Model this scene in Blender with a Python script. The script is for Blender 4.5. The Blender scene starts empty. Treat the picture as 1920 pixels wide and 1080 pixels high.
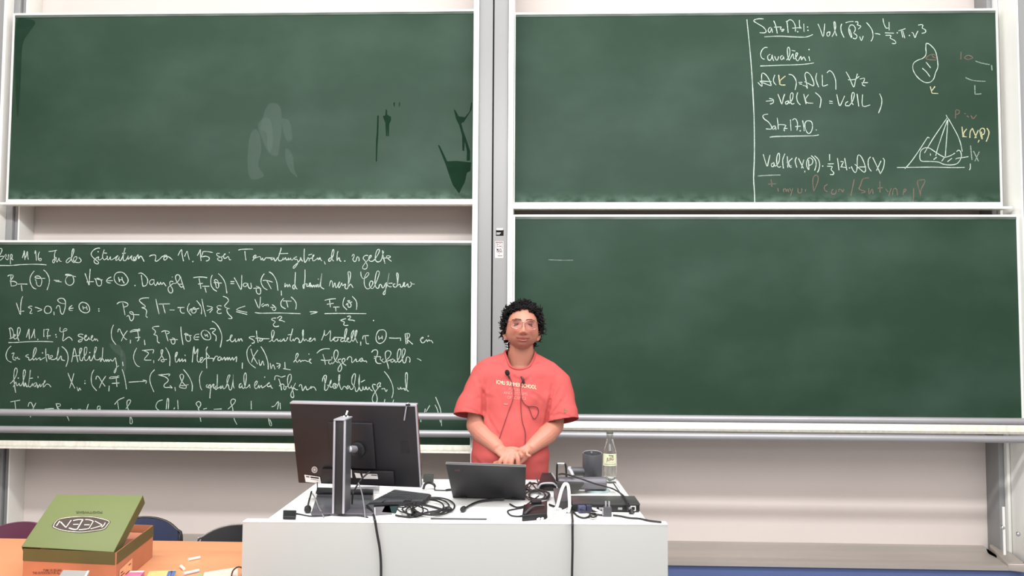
import bpy, bmesh, math, random
from mathutils import Vector, Matrix, noise
from mathutils.bvhtree import BVHTree
random.seed(7)
S = bpy.context.scene
COL = S.collection

# ---------------------------------------------------------------- camera
CAMZ, FPX = 1.63, 1600.0
YAW, PIT, ROL = -0.0383733, 0.0560785, 0.0055526
cy, sy, cp, sp, cr, sr = math.cos(YAW), math.sin(YAW), math.cos(PIT), math.sin(PIT), math.cos(ROL), math.sin(ROL)
FW = Vector((sy*cp, cy*cp, sp)); RT0 = Vector((cy, -sy, 0)); UP0 = RT0.cross(FW)
RT = RT0*cr + UP0*sr; UP = RT0*(-sr) + UP0*cr
CAM = Vector((0, 0, CAMZ))
cd = bpy.data.cameras.new('camera'); cam = bpy.data.objects.new('camera', cd); COL.objects.link(cam)
cd.sensor_width = 36; cd.lens = 36*FPX/1920; cd.clip_start = .05
M = Matrix((RT, UP, -FW)).transposed().to_4x4(); M.translation = CAM
cam.matrix_world = M
S.camera = cam

# ---------------------------------------------------------------- world, lights, exposure
w = bpy.data.worlds.new('world'); S.world = w; w.use_nodes = True
w.node_tree.nodes['Background'].inputs[0].default_value = (.9, .95, 1, 1)
w.node_tree.nodes['Background'].inputs[1].default_value = .3
def area(name, loc, sx, sy_, power, target, col=(.985, .99, 1)):
    l = bpy.data.lights.new(name, 'AREA'); l.shape = 'RECTANGLE'; l.size = sx; l.size_y = sy_
    l.energy = power; l.color = col
    o = bpy.data.objects.new(name, l); COL.objects.link(o); o.location = loc
    o.rotation_euler = (Vector(target)-Vector(loc)).to_track_quat('-Z', 'Y').to_euler()
    return o
area('ceiling_strip_light', (-.2, 2.80, 3.5), 7.2, .16, 122, (-.2, 4.4, 1.4))
area('board_strip_light', (-.3, 4.25, 4.3), 7.5, .12, 34, (-.3, 5.3, 3.3))
area('room_fill_light', (0, .3, 4.2), 6.5, 2.2, 165, (0, .6, 0))  # unseen room fill, added for ambient light from the audience side
area('room_fill_light', (0, -2.4, 4.2), 6.5, 2.2, 165, (0, -1.6, 0))  # second added fill lamp, farther back and out of view
S.view_settings.view_transform = 'Standard'; S.view_settings.look = 'None'
S.view_settings.gamma = 1; S.view_settings.use_curve_mapping = False
S.view_settings.exposure = 0.38

# ---------------------------------------------------------------- helpers
def ray(px, py):
    return RT*((px-960)/FPX) - UP*((py-540)/FPX) + FW
def V(px, py, Y):                       # the point seen at a pixel of the photo at depth Y in the room
    d = ray(px, py); return CAM + d*(Y/d.y)
def Z(px, py, z):                       # the same on a horizontal plane
    d = ray(px, py); return CAM + d*((z-CAMZ)/d.z)
def lin(c):
    return tuple(((v/255)/12.92 if v <= 10 else (((v/255)+.055)/1.055)**2.4) for v in c)
MATS = {}
def mat(name, rgb, rough=.5, metal=0, var=0, scale=8, bump=0, bscale=60, spec=.5, stretch=None, alpha=1, trans=0, coat=0):
    if name in MATS: return MATS[name]
    m = bpy.data.materials.new(name); m.use_nodes = True; MATS[name] = m
    nt = m.node_tree; b = nt.nodes['Principled BSDF']
    c = lin(rgb)
    b.inputs['Roughness'].default_value = rough; b.inputs['Metallic'].default_value = metal
    b.inputs['Specular IOR Level'].default_value = spec
    b.inputs['Alpha'].default_value = alpha; b.inputs['Transmission Weight'].default_value = trans
    b.inputs['Coat Weight'].default_value = coat
    tc = nt.nodes.new('ShaderNodeTexCoord')
    mp = nt.nodes.new('ShaderNodeMapping'); nt.links.new(tc.outputs['Object'], mp.inputs[0])
    if stretch: mp.inputs['Scale'].default_value = stretch
    n = nt.nodes.new('ShaderNodeTexNoise'); n.inputs['Scale'].default_value = scale; n.inputs['Detail'].default_value = 6
    nt.links.new(mp.outputs[0], n.inputs['Vector'])
    r = nt.nodes.new('ShaderNodeValToRGB')
    r.color_ramp.elements[0].position = .3; r.color_ramp.elements[1].position = .7
    r.color_ramp.elements[0].color = tuple(v*(1-var) for v in c)+(1,)
    r.color_ramp.elements[1].color = tuple(min(1, v*(1+var)) for v in c)+(1,)
    nt.links.new(n.outputs[0], r.inputs[0]); nt.links.new(r.outputs[0], b.inputs['Base Color'])
    if bump:
        n2 = nt.nodes.new('ShaderNodeTexNoise'); n2.inputs['Scale'].default_value = bscale; n2.inputs['Detail'].default_value = 3
        nt.links.new(mp.outputs[0], n2.inputs['Vector'])
        bp = nt.nodes.new('ShaderNodeBump'); bp.inputs['Strength'].default_value = bump; bp.inputs['Distance'].default_value = .01
        nt.links.new(n2.outputs[0], bp.inputs['Height']); nt.links.new(bp.outputs[0], b.inputs['Normal'])
    return m

def tag(o, label=None, cat=None, group=None, kind=None):
    if label: o['label'] = label
    if cat: o['category'] = cat
    if group: o['group'] = group
    if kind: o['kind'] = kind
    return o
def thing(name, label, cat, loc, group=None):
    o = bpy.data.objects.new(name, None); COL.objects.link(o); o.location = loc
    o.empty_display_size = .1; tag(o, label, cat, group); return o
def wloc(o):
    v = Vector((0, 0, 0))
    while o is not None: v = v + o.location; o = o.parent
    return v
def smooth(pts, n=6, closed=False):
    P = [Vector(p) for p in pts]
    if len(P) < 3: return P
    out = []; N = len(P)
    rng = range(N) if closed else range(N-1)
    for i in rng:
        if closed: a, b, c, d = P[i-1], P[i], P[(i+1) % N], P[(i+2) % N]
        else: a, b, c, d = P[max(i-1, 0)], P[i], P[i+1], P[min(i+2, N-1)]
        for k in range(n):
            t = k/n
            out.append(.5*((2*b)+(c-a)*t+(2*a-5*b+4*c-d)*t*t+(3*b-a-3*c+d)*t**3))
    if not closed: out.append(P[-1])
    return out
class MB:
    def __init__(s): s.v = []; s.f = []
    def add(s, v, f):
        n = len(s.v); s.v += [Vector(p) for p in v]; s.f += [tuple(i+n for i in q) for q in f]; return s
    def hexa(s, p):     # 8 points: bottom ring 0-3, top ring 4-7
        return s.add(p, [(3, 2, 1, 0), (4, 5, 6, 7), (0, 1, 5, 4), (1, 2, 6, 5), (2, 3, 7, 6), (3, 0, 4, 7)])
    def box(s, x0, x1, y0, y1, z0, z1, rz=0, c=None):
        p = [Vector(q) for q in ((x0, y0, z0), (x1, y0, z0), (x1, y1, z0), (x0, y1, z0), (x0, y0, z1), (x1, y0, z1), (x1, y1, z1), (x0, y1, z1))]
        if rz or c is not None:
            R = Matrix.Rotation(rz, 3, 'Z'); c = Vector(c) if c is not None else Vector((0, 0, 0)); p = [R @ q + c for q in p]
        return s.hexa(p)
    def tube(s, pts, r, seg=8, sm=0, caps=True, flat=None):
        P = smooth(pts, sm) if sm else [Vector(p) for p in pts]
        n = len(P)
        if isinstance(r, (int, float)): R = [r]*n
        else:
            R = []
            for i in range(n):
                t = i/(n-1)*(len(r)-1); k = min(int(t), len(r)-2); R.append(r[k]+(r[k+1]-r[k])*(t-k))
        rings = []; nrm = None; base = len(s.v)
        for i in range(n):
            t = (P[min(i+1, n-1)]-P[max(i-1, 0)])
            if t.length < 1e-9: t = Vector((0, 0, 1))
            t.normalize()
            if nrm is None: nrm = t.orthogonal().normalized() if flat is None else (Vector(flat)-t*Vector(flat).dot(t)).normalized()
            else:
                nrm = nrm - t*nrm.dot(t)
                if nrm.length < 1e-6: nrm = t.orthogonal()
                nrm.normalize()
            bn = t.cross(nrm)
            for k in range(seg):
                a = 2*math.pi*k/seg
                s.v.append(P[i]+(nrm*math.cos(a)+bn*math.sin(a))*R[i])
        for i in range(n-1):
            for k in range(seg):
                a = base+i*seg+k; b = base+i*seg+(k+1) % seg
                s.f.append((a, b, b+seg, a+seg))
        if caps:
            s.f.append(tuple(base+k for k in range(seg))[::-1]); s.f.append(tuple(base+(n-1)*seg+k for k in range(seg)))
        return s
    def cap(s, a, b, ra, rb, seg=14):      # capsule-ish limb with round ends
        a = Vector(a); b = Vector(b); d = (b-a).normalized()
        pts = []; rr = []
        for t in (-.98, -.8, -.5, 0): pts.append(a+d*ra*t); rr.append(ra*math.sqrt(1-t*t))
        for t in (0, .5, .8, .98): pts.append(b+d*rb*t); rr.append(rb*math.sqrt(1-t*t))
        m = len(s.v); s.tube(pts, 1, seg)
        for i in range(8):
            for k in range(seg):
                q = m+i*seg+k; s.v[q] = pts[i]+(s.v[q]-pts[i])*rr[i]
        return s
    def lathe(s, prof, c, seg=24, axis=None):
        c = Vector(c); base = len(s.v); Q = Vector((0, 0, 1)).rotation_difference(Vector(axis)).to_matrix() if axis is not None else Matrix.Identity(3)
        for (r, z) in prof:
            for k in range(seg):
                a = 2*math.pi*k/seg; s.v.append(c+Q @ Vector((r*math.cos(a), r*math.sin(a), z)))
        for i in range(len(prof)-1):
            for k in range(seg):
                a = base+i*seg+k; b = base+i*seg+(k+1) % seg; s.f.append((a, b, b+seg, a+seg))
        s.f.append(tuple(base+k for k in range(seg))[::-1]); s.f.append(tuple(base+(len(prof)-1)*seg+k for k in range(seg)))
        return s
    def ell(s, c, r, seg=16, R=None):
        c = Vector(c); base = len(s.v); n = seg//2
        for i in range(n+1):
            t = math.pi*(i+.0001)/(n+.0002)
            for k in range(seg):
                a = 2*math.pi*k/seg
                p = Vector((r[0]*math.sin(t)*math.cos(a), r[1]*math.sin(t)*math.sin(a), r[2]*math.cos(t)))
                s.v.append(c+(R @ p if R is not None else p))
        for i in range(n):
            for k in range(seg):
                a = base+i*seg+k; b = base+i*seg+(k+1) % seg; s.f.append((a, a+seg, b+seg, b))
        return s
    def ribbon(s, pts, wd, nrm, sm=4):
        P = smooth(pts, sm) if len(pts) > 2 else [Vector(p) for p in pts]
        nrm = Vector(nrm); base = len(s.v); n = len(P)
        if (P[-1]-P[0]).length < .006 and n < 14:
            c = P[0]; u = nrm.orthogonal().normalized(); v = nrm.cross(u)
            s.v += [c+(u*math.cos(a)+v*math.sin(a))*wd*.75 for a in [k*math.pi/3 for k in range(6)]]; s.f.append(tuple(range(base, base+6))); return s
        for i in range(n):
            t = (P[min(i+1, n-1)]-P[max(i-1, 0)])
            t = t.normalized() if t.length > 1e-9 else Vector((1, 0, 0))
            side = nrm.cross(t).normalized()*wd*.5*(.8+.4*noise.noise(P[i]*45))
            s.v += [P[i]+side, P[i]-side]
        for i in range(n-1):
            a = base+2*i; s.f.append((a, a+1, a+3, a+2))
        return s
    def build(s, name, m, parent=None, bevel=0, smoothshade=True, seg=2, kind=None, label=None):
        off = wloc(parent) if parent else Vector((0, 0, 0))
        me = bpy.data.meshes.new(name); me.from_pydata([p-off for p in s.v], [], s.f); me.update()
        o = bpy.data.objects.new(name, me); COL.objects.link(o)
        me.materials.append(m)
        if parent: o.parent = parent
        if bevel:
            bm = bmesh.new(); bm.from_mesh(me)
            bmesh.ops.recalc_face_normals(bm, faces=bm.faces)
            es = [e for e in bm.edges if len(e.link_faces) == 2 and e.calc_face_angle(0) > .6]
            bmesh.ops.bevel(bm, geom=es, offset=bevel, segments=seg, affect='EDGES', profile=.5)
            bm.to_mesh(me); bm.free()
        if smoothshade:
            for p in me.polygons: p.use_smooth = True
            me.set_sharp_from_angle(angle=.7)
        if kind: o['kind'] = kind
        if label: o['label'] = label
        return o
def base_of(mb):
    xs = [p.x for p in mb.v]; ys = [p.y for p in mb.v]; zs = [p.z for p in mb.v]
    return Vector(((min(xs)+max(xs))/2, (min(ys)+max(ys))/2, min(zs)))
def solo(name, mb, m, label, cat, group=None, **k):        # a thing that is one mesh
    b = base_of(mb); mb.v = [p-b for p in mb.v]
    o = mb.build(name, m, **k); o.location = b; return tag(o, label, cat, group)
def plane_quad(bl, br, tl, px_tr):      # flat quad: three points, the fourth where the pixel's line of sight meets their plane
    n = (br-bl).cross(tl-bl).normalized(); r = ray(*px_tr)
    return Quad(bl, br, CAM+r*((bl-CAM).dot(n)/r.dot(n)), tl)
class Quad:          # bilinear patch with a normal: P(u, v, d), v = 0 at the bottom, d towards the room
    def __init__(s, bl, br, tr, tl):
        s.c = [Vector(q) for q in (bl, br, tr, tl)]
        s.n = (s.c[1]-s.c[0]).cross(s.c[3]-s.c[0]).normalized()
    def P(s, u, v, d=0):
        a, b, c, e = s.c
        return a*(1-u)*(1-v)+b*u*(1-v)+c*u*v+e*(1-u)*v+s.n*d
    def slab(s, mb, u0, u1, v0, v1, d0, d1):
        return mb.hexa([s.P(u0, v0, d0), s.P(u1, v0, d0), s.P(u1, v1, d0), s.P(u0, v1, d0), s.P(u0, v0, d1), s.P(u1, v0, d1), s.P(u1, v1, d1), s.P(u0, v1, d1)])
def text_mesh(txt, size=1, align='CENTER', bold=0, res=2):
    c = bpy.data.curves.new('t', 'FONT'); c.body = txt; c.size = size; c.align_x = align; c.align_y = 'CENTER'
    c.resolution_u = res; c.offset = bold
    o = bpy.data.objects.new('t', c); COL.objects.link(o)
    dg = bpy.context.evaluated_depsgraph_get(); me = bpy.data.meshes.new_from_object(o.evaluated_get(dg))
    v = [Vector(p.co) for p in me.vertices]; f = [tuple(p.vertices) for p in me.polygons]
    bpy.data.objects.remove(o); bpy.data.curves.remove(c); bpy.data.meshes.remove(me)
    return v, f
def text_on(txt, size, fn, name, m, parent, bold=0, align='CENTER'):   # fn maps (x, y) of the text to the world
    v, f = text_mesh(txt, size, align, bold)
    mb = MB(); mb.add([fn(p.x, p.y) for p in v], f)
    return mb.build(name, m, parent, smoothshade=False)

# ---------------------------------------------------------------- handwriting, mm in the plane of each board
CHALK = [
('LL','r1','''-3360 2151 -3351 2151 -3346 2143 -3350 2127 -3357 2113 -3358 2110;-3358 2101 -3344 2103 -3332 2101 -3342 2088 -3350 2081 -3357 2077;-3331 2100 -3325 2110 -3320 2115 -3318 2105 -3322 2091 -3311 2082 -3305 2084 -3305 2094 -3304 2115;-3293 2112 -3289 2053
-3293 2110 -3286 2115 -3281 2110 -3282 2093 -3285 2088 -3273 2081;-3216 2093 -3209 2115 -3205 2138 -3202 2115 -3199 2081;-3195 2095 -3190 2115 -3186 2133 -3183 2108 -3178 2083;-3138 2119 -3135 2139 -3131 2115 -3126 2076
-3108 2131 -3113 2122 -3116 2102 -3114 2085 -3106 2076 -3098 2078 -3096 2086 -3103 2090 -3112 2085;-3356 2046 -3321 2046 -3286 2046 -3251 2049 -3216 2052 -3146 2054 -3093 2053 -3062 2050;-3053 2133 -3030 2135 -3013 2138 -3000 2141;-3009 2136 -3014 2116 -3013 2099 -3011 2081 -3013 2066 -3019 2063 -3024 2068 -3023 2078 -3011 2090 -3002 2095 -3003 2078 -2996 2068 -2990 2081 -2985 2093 -2983 2081 -2977 2073 -2968 2071
-2908 2094 -2922 2092 -2937 2078 -2939 2068 -2930 2064 -2914 2078 -2903 2102 -2894 2130 -2894 2147 -2900 2148 -2904 2133 -2907 2109 -2906 2085 -2898 2070 -2888 2066 -2878 2082 -2872 2095 -2879 2102 -2891 2095 -2894 2082 -2886 2070 -2872 2066 -2857 2065 -2846 2075 -2849 2085 -2861 2097;-2731 2152 -2738 2155 -2758 2150 -2775 2137 -2784 2121 -2780 2106 -2763 2089 -2745 2075 -2736 2065 -2741 2057 -2755 2060 -2764 2070 -2763 2082 -2750 2094 -2736 2101 -2739 2085 -2728 2082 -2715 2092 -2710 2103;-2703 2145 -2712 2113 -2711 2096 -2701 2082 -2687 2092;-2711 2125 -2686 2123
-2741 2132 -2740 2128;-2687 2104 -2682 2103 -2683 2089 -2678 2082 -2669 2089 -2663 2103 -2662 2086 -2657 2082 -2638 2092 -2621 2106 -2615 2108 -2625 2096 -2629 2082 -2624 2079 -2612 2089 -2607 2103 -2609 2086 -2603 2077 -2596 2082 -2587 2103 -2580 2127 -2574 2156;-2571 2156 -2580 2123 -2583 2099 -2582 2082 -2575 2077 -2565 2081 -2554 2103 -2552 2108 -2553 2089 -2548 2087 -2535 2103 -2528 2108 -2534 2093 -2527 2082 -2513 2077 -2503 2082 -2501 2094 -2514 2100 -2520 2094 -2513 2082 -2493 2112 -2490 2110 -2487 2089 -2479 2103 -2470 2103 -2463 2093 -2452 2072;-2591 2122 -2568 2124
-2420 2103 -2410 2110 -2389 2113 -2381 2108 -2380 2093 -2383 2079 -2374 2074 -2357 2086 -2341 2103 -2334 2105 -2320 2112 -2310 2105 -2311 2091 -2319 2083 -2328 2083 -2330 2093 -2323 2103 -2306 2103 -2294 2098 -2288 2093 -2276 2083;-2242 2109 -2234 2127 -2221 2146 -2217 2117 -2207 2075;-2201 2104 -2193 2124 -2186 2136 -2180 2114 -2171 2083;-2149 2073 -2146 2070
-2122 2109 -2112 2128 -2104 2146 -2103 2117 -2098 2077;-2088 2133 -2092 2117 -2096 2102 -2071 2106 -2051 2099 -2047 2089 -2054 2080 -2067 2076;-2088 2134 -2065 2135 -2041 2131 -2027 2128;-1984 2123 -1996 2124 -2003 2119 -1998 2109 -1982 2102 -1972 2099 -1969 2084 -1974 2077 -1988 2080 -1997 2089 -1992 2095 -1972 2102 -1955 2113 -1948 2119 -1953 2121 -1958 2113 -1958 2097 -1949 2092 -1937 2101 -1932 2104 -1927 2099 -1923 2085 -1913 2085
-1925 2131 -1924 2125;-1869 2143 -1852 2148 -1825 2149 -1798 2150 -1779 2149;-1828 2137 -1826 2111 -1820 2081;-1780 2079 -1769 2094 -1759 2108 -1762 2113 -1771 2108 -1776 2098 -1769 2094 -1755 2099 -1738 2104 -1731 2101 -1729 2091 -1727 2084 -1717 2096 -1717 2084 -1707 2084 -1699 2096 -1680 2096 -1666 2096 -1656 2099 -1666 2091 -1662 2084 -1652 2091 -1649 2097 -1642 2078 -1635 2081 -1628 2095 -1622 2098
-1607 2159 -1606 2149 -1615 2118 -1622 2095 -1618 2081 -1607 2078 -1597 2084 -1591 2098 -1592 2086 -1584 2088 -1577 2098 -1573 2086 -1567 2084 -1558 2095 -1558 2084 -1550 2088 -1545 2096 -1543 2085 -1532 2085 -1526 2095 -1509 2102 -1512 2103 -1521 2096 -1519 2086 -1509 2088 -1502 2081 -1500 2068 -1508 2051 -1521 2035 -1529 2034 -1526 2044 -1508 2061 -1491 2078 -1485 2091 -1485 2100 -1480 2088 -1472 2075;-1619 2122 -1591 2123 -1562 2124;-1462 2153 -1463 2119 -1462 2085 -1457 2069 -1447 2081 -1440 2095 -1444 2098 -1434 2095 -1430 2078;-1437 2114 -1414 2120
-1433 2076 -1428 2092 -1417 2095 -1406 2105 -1402 2114 -1408 2112 -1411 2098 -1409 2081 -1399 2080 -1386 2090 -1379 2097 -1377 2085 -1365 2092;-1377 2085 -1370 2095 -1365 2098 -1361 2087 -1353 2078;-1339 2076 -1332 2058;-1292 2099 -1305 2095 -1312 2085 -1310 2077 -1302 2078 -1292 2095 -1282 2122 -1281 2144 -1286 2148 -1292 2132 -1295 2109 -1290 2088 -1281 2077
-1255 2138 -1260 2119 -1261 2082 -1258 2085 -1251 2097 -1246 2095 -1244 2082 -1235 2075;-1213 2078 -1210 2076;-1170 2106 -1165 2116 -1160 2119 -1156 2114 -1158 2101 -1164 2090 -1161 2082 -1154 2075 -1145 2079 -1140 2096 -1136 2104 -1129 2101 -1125 2089 -1127 2077;-1071 2111 -1085 2113 -1098 2104 -1100 2092 -1091 2082 -1082 2069 -1075 2052 -1078 2035 -1090 2029 -1102 2033 -1102 2045 -1091 2062 -1077 2079 -1057 2099 -1051 2108 -1054 2113 -1063 2106 -1066 2089 -1057 2077 -1040 2079 -1023 2099 -1007 2126 -1002 2143 -1007 2150 -1017 2143 -1025 2119 -1027 2089 -1016 2074 -999 2076 -989 2089 -983 2113 -976 2136
-982 2143 -983 2133 -979 2109 -972 2082 -967 2062;-989 2096 -966 2097 -945 2098 -935 2103 -939 2109 -952 2111 -959 2106 -952 2096 -938 2084 -927 2076'''),
('LL','r2','''-3304 1979 -3294 1986 -3273 1987 -3269 1980 -3274 1967 -3285 1953 -3285 1948 -3264 1948 -3246 1939 -3246 1927 -3260 1921 -3279 1919;-3283 1982 -3283 1950 -3279 1919;-3239 1931 -3208 1932 -3178 1931;-3216 1924 -3209 1888
-3137 2013 -3151 1996 -3162 1971 -3161 1947 -3151 1923 -3137 1907 -3121 1902;-3080 2019 -3064 2007 -3049 1985 -3041 1961 -3042 1933 -3053 1896;-3067 1967 -3097 1967 -3125 1969 -3132 1974 -3124 1981 -3108 1981 -3096 1972 -3088 1957 -3089 1937 -3095 1921 -3106 1919 -3117 1926 -3122 1943 -3126 1957 -3132 1959;-3013 1956 -2978 1954
-3002 1949 -2964 1945;-2876 1978 -2899 1983 -2923 1985 -2941 1988 -2938 1992 -2920 1992 -2899 1985 -2890 1968 -2887 1947 -2897 1930 -2914 1925 -2932 1934 -2940 1954 -2935 1971 -2927 1981;-2819 1999 -2808 1972 -2791 1926 -2790 1955 -2787 2026;-2807 1946 -2762 1948
-2759 1967 -2750 1961 -2746 1944 -2739 1927 -2728 1921 -2716 1927 -2713 1945 -2719 1958 -2731 1967 -2744 1968 -2738 1963 -2707 1958;-2654 1977 -2669 1970 -2681 1958 -2677 1943 -2656 1940;-2686 1953 -2644 1955;-2597 2007 -2580 2003 -2562 1986 -2549 1965 -2550 1945 -2564 1930 -2584 1926 -2609 1931 -2628 1948 -2636 1972 -2630 1994 -2615 2005 -2592 2007
-2609 1976 -2601 1947;-2588 1976 -2582 1955 -2571 1938;-2603 1960 -2586 1960;-2504 1925 -2503 1920
-2485 1998 -2469 2002 -2448 1990 -2430 1969 -2426 1949 -2434 1928 -2446 1922 -2455 1923 -2461 1952 -2467 1990;-2385 1959 -2402 1961 -2414 1949 -2412 1935 -2401 1930 -2389 1942 -2385 1957 -2386 1939 -2377 1925 -2369 1935 -2364 1947 -2360 1935 -2351 1932 -2346 1946 -2341 1936 -2336 1932 -2329 1944 -2322 1936 -2311 1922;-2267 1949 -2283 1952 -2289 1939 -2284 1925 -2273 1909 -2269 1892 -2276 1880 -2288 1883 -2297 1898 -2296 1915 -2284 1925 -2267 1939 -2253 1939 -2236 1953 -2226 1973 -2230 1987 -2241 1992 -2251 1987 -2254 1973 -2247 1953 -2232 1932 -2218 1916 -2208 1919 -2206 1933;-2223 1980 -2216 1956 -2197 1902
-2232 1934 -2205 1934;-2277 1978 -2271 1978;-2144 1974 -2116 1978 -2082 1978 -2058 1974;-2108 1970 -2102 1943 -2094 1907
-2112 1935 -2084 1940;-2087 1922 -2043 1922;-2070 1914 -2061 1884;-2026 1991 -2033 1974 -2035 1953 -2031 1926 -2018 1906 -2008 1898 -1995 1891
-1966 1942 -1992 1943 -2009 1950 -2013 1959 -2002 1963 -1992 1955 -1985 1933 -1986 1916 -1993 1911 -2000 1916 -2003 1933 -2009 1943 -2017 1945;-1990 2000 -1972 1984 -1954 1960 -1943 1933 -1938 1906 -1933 1879;-1913 1951 -1889 1951;-1913 1939 -1889 1939
-1891 1976 -1872 1944 -1847 1902 -1844 1934 -1844 1991;-1810 1941 -1825 1942 -1834 1934 -1832 1924 -1820 1920 -1810 1930 -1806 1941 -1804 1924 -1794 1910 -1783 1914 -1788 1944;-1770 1910 -1744 1912 -1724 1910;-1755 1923 -1734 1915 -1725 1897 -1728 1877 -1743 1877 -1752 1890 -1753 1907
-1705 2000 -1718 1982 -1725 1958 -1721 1937 -1707 1914 -1684 1901;-1714 1958 -1690 1959 -1653 1948;-1689 1956 -1676 1934 -1660 1906;-1676 2011 -1657 1999 -1639 1975 -1627 1945 -1619 1896
-1599 1897 -1597 1867;-1576 1943 -1577 1918 -1564 1935 -1560 1918 -1550 1935 -1544 1919;-1514 1931 -1526 1930 -1529 1918 -1525 1908 -1517 1911 -1516 1942 -1514 2009;-1514 1931 -1507 1911 -1500 1908
-1456 2026 -1455 1976 -1458 1928 -1461 1910 -1466 1921 -1463 1935 -1441 1938 -1444 1925 -1430 1925 -1426 1942 -1420 1942 -1423 1918 -1413 1932 -1410 1918 -1400 1932 -1396 1918 -1386 1932 -1383 1918 -1373 1935 -1371 1918 -1362 1925;-1374 1971 -1373 1964;-1392 1932 -1388 1922 -1378 1935 -1374 1922 -1364 1925 -1358 1959 -1352 2003;-1352 2003 -1358 1942 -1358 1925 -1351 1915 -1337 1908
-1373 1971 -1372 1964;-1305 1924 -1300 1949 -1294 1959 -1286 1946 -1283 1917 -1276 1932 -1271 1946 -1266 1919 -1259 1919 -1246 1946 -1242 1949 -1249 1929 -1245 1915 -1235 1932 -1229 1946 -1225 1929 -1212 1936 -1205 1936 -1210 1919 -1201 1909 -1191 1919 -1188 1976 -1192 2007 -1186 2013 -1177 2007 -1178 1976 -1188 1939 -1191 1919 -1178 1936 -1171 1934 -1160 1916;-1114 2014 -1111 1987 -1097 1970 -1083 1977 -1067 1994 -1065 2005 -1074 2008 -1084 1994 -1092 1970 -1091 1936 -1079 1913 -1062 1911 -1045 1930 -1039 1950 -1051 1957 -1059 1943 -1059 1926 -1048 1913 -1035 1916 -1015 1960 -1001 2004 -1006 2017 -1016 2014 -1024 1984 -1027 1943 -1018 1916 -1004 1915 -1000 1930 -995 1936 -988 1933 -981 1916 -972 1920 -961 1943 -951 1947 -957 1933 -962 1903 -965 1879 -973 1876 -975 1886 -960 1910 -948 1960 -941 2006;-941 2006 -948 1960 -951 1933 -937 1923 -925 1923
-944 1943 -920 1945;-903 1940 -915 1937 -913 1925 -903 1920 -893 1927 -890 1960 -896 2001 -891 2006 -885 1994 -887 1957 -890 1930 -880 1937 -873 1937 -871 1923 -861 1922 -853 1937 -853 1944 -846 1950 -849 1927 -842 1924 -831 1937 -826 1940 -825 1924 -819 1920 -807 1929 -806 1947 -812 1951 -799 1940 -785 1939'''),
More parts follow.
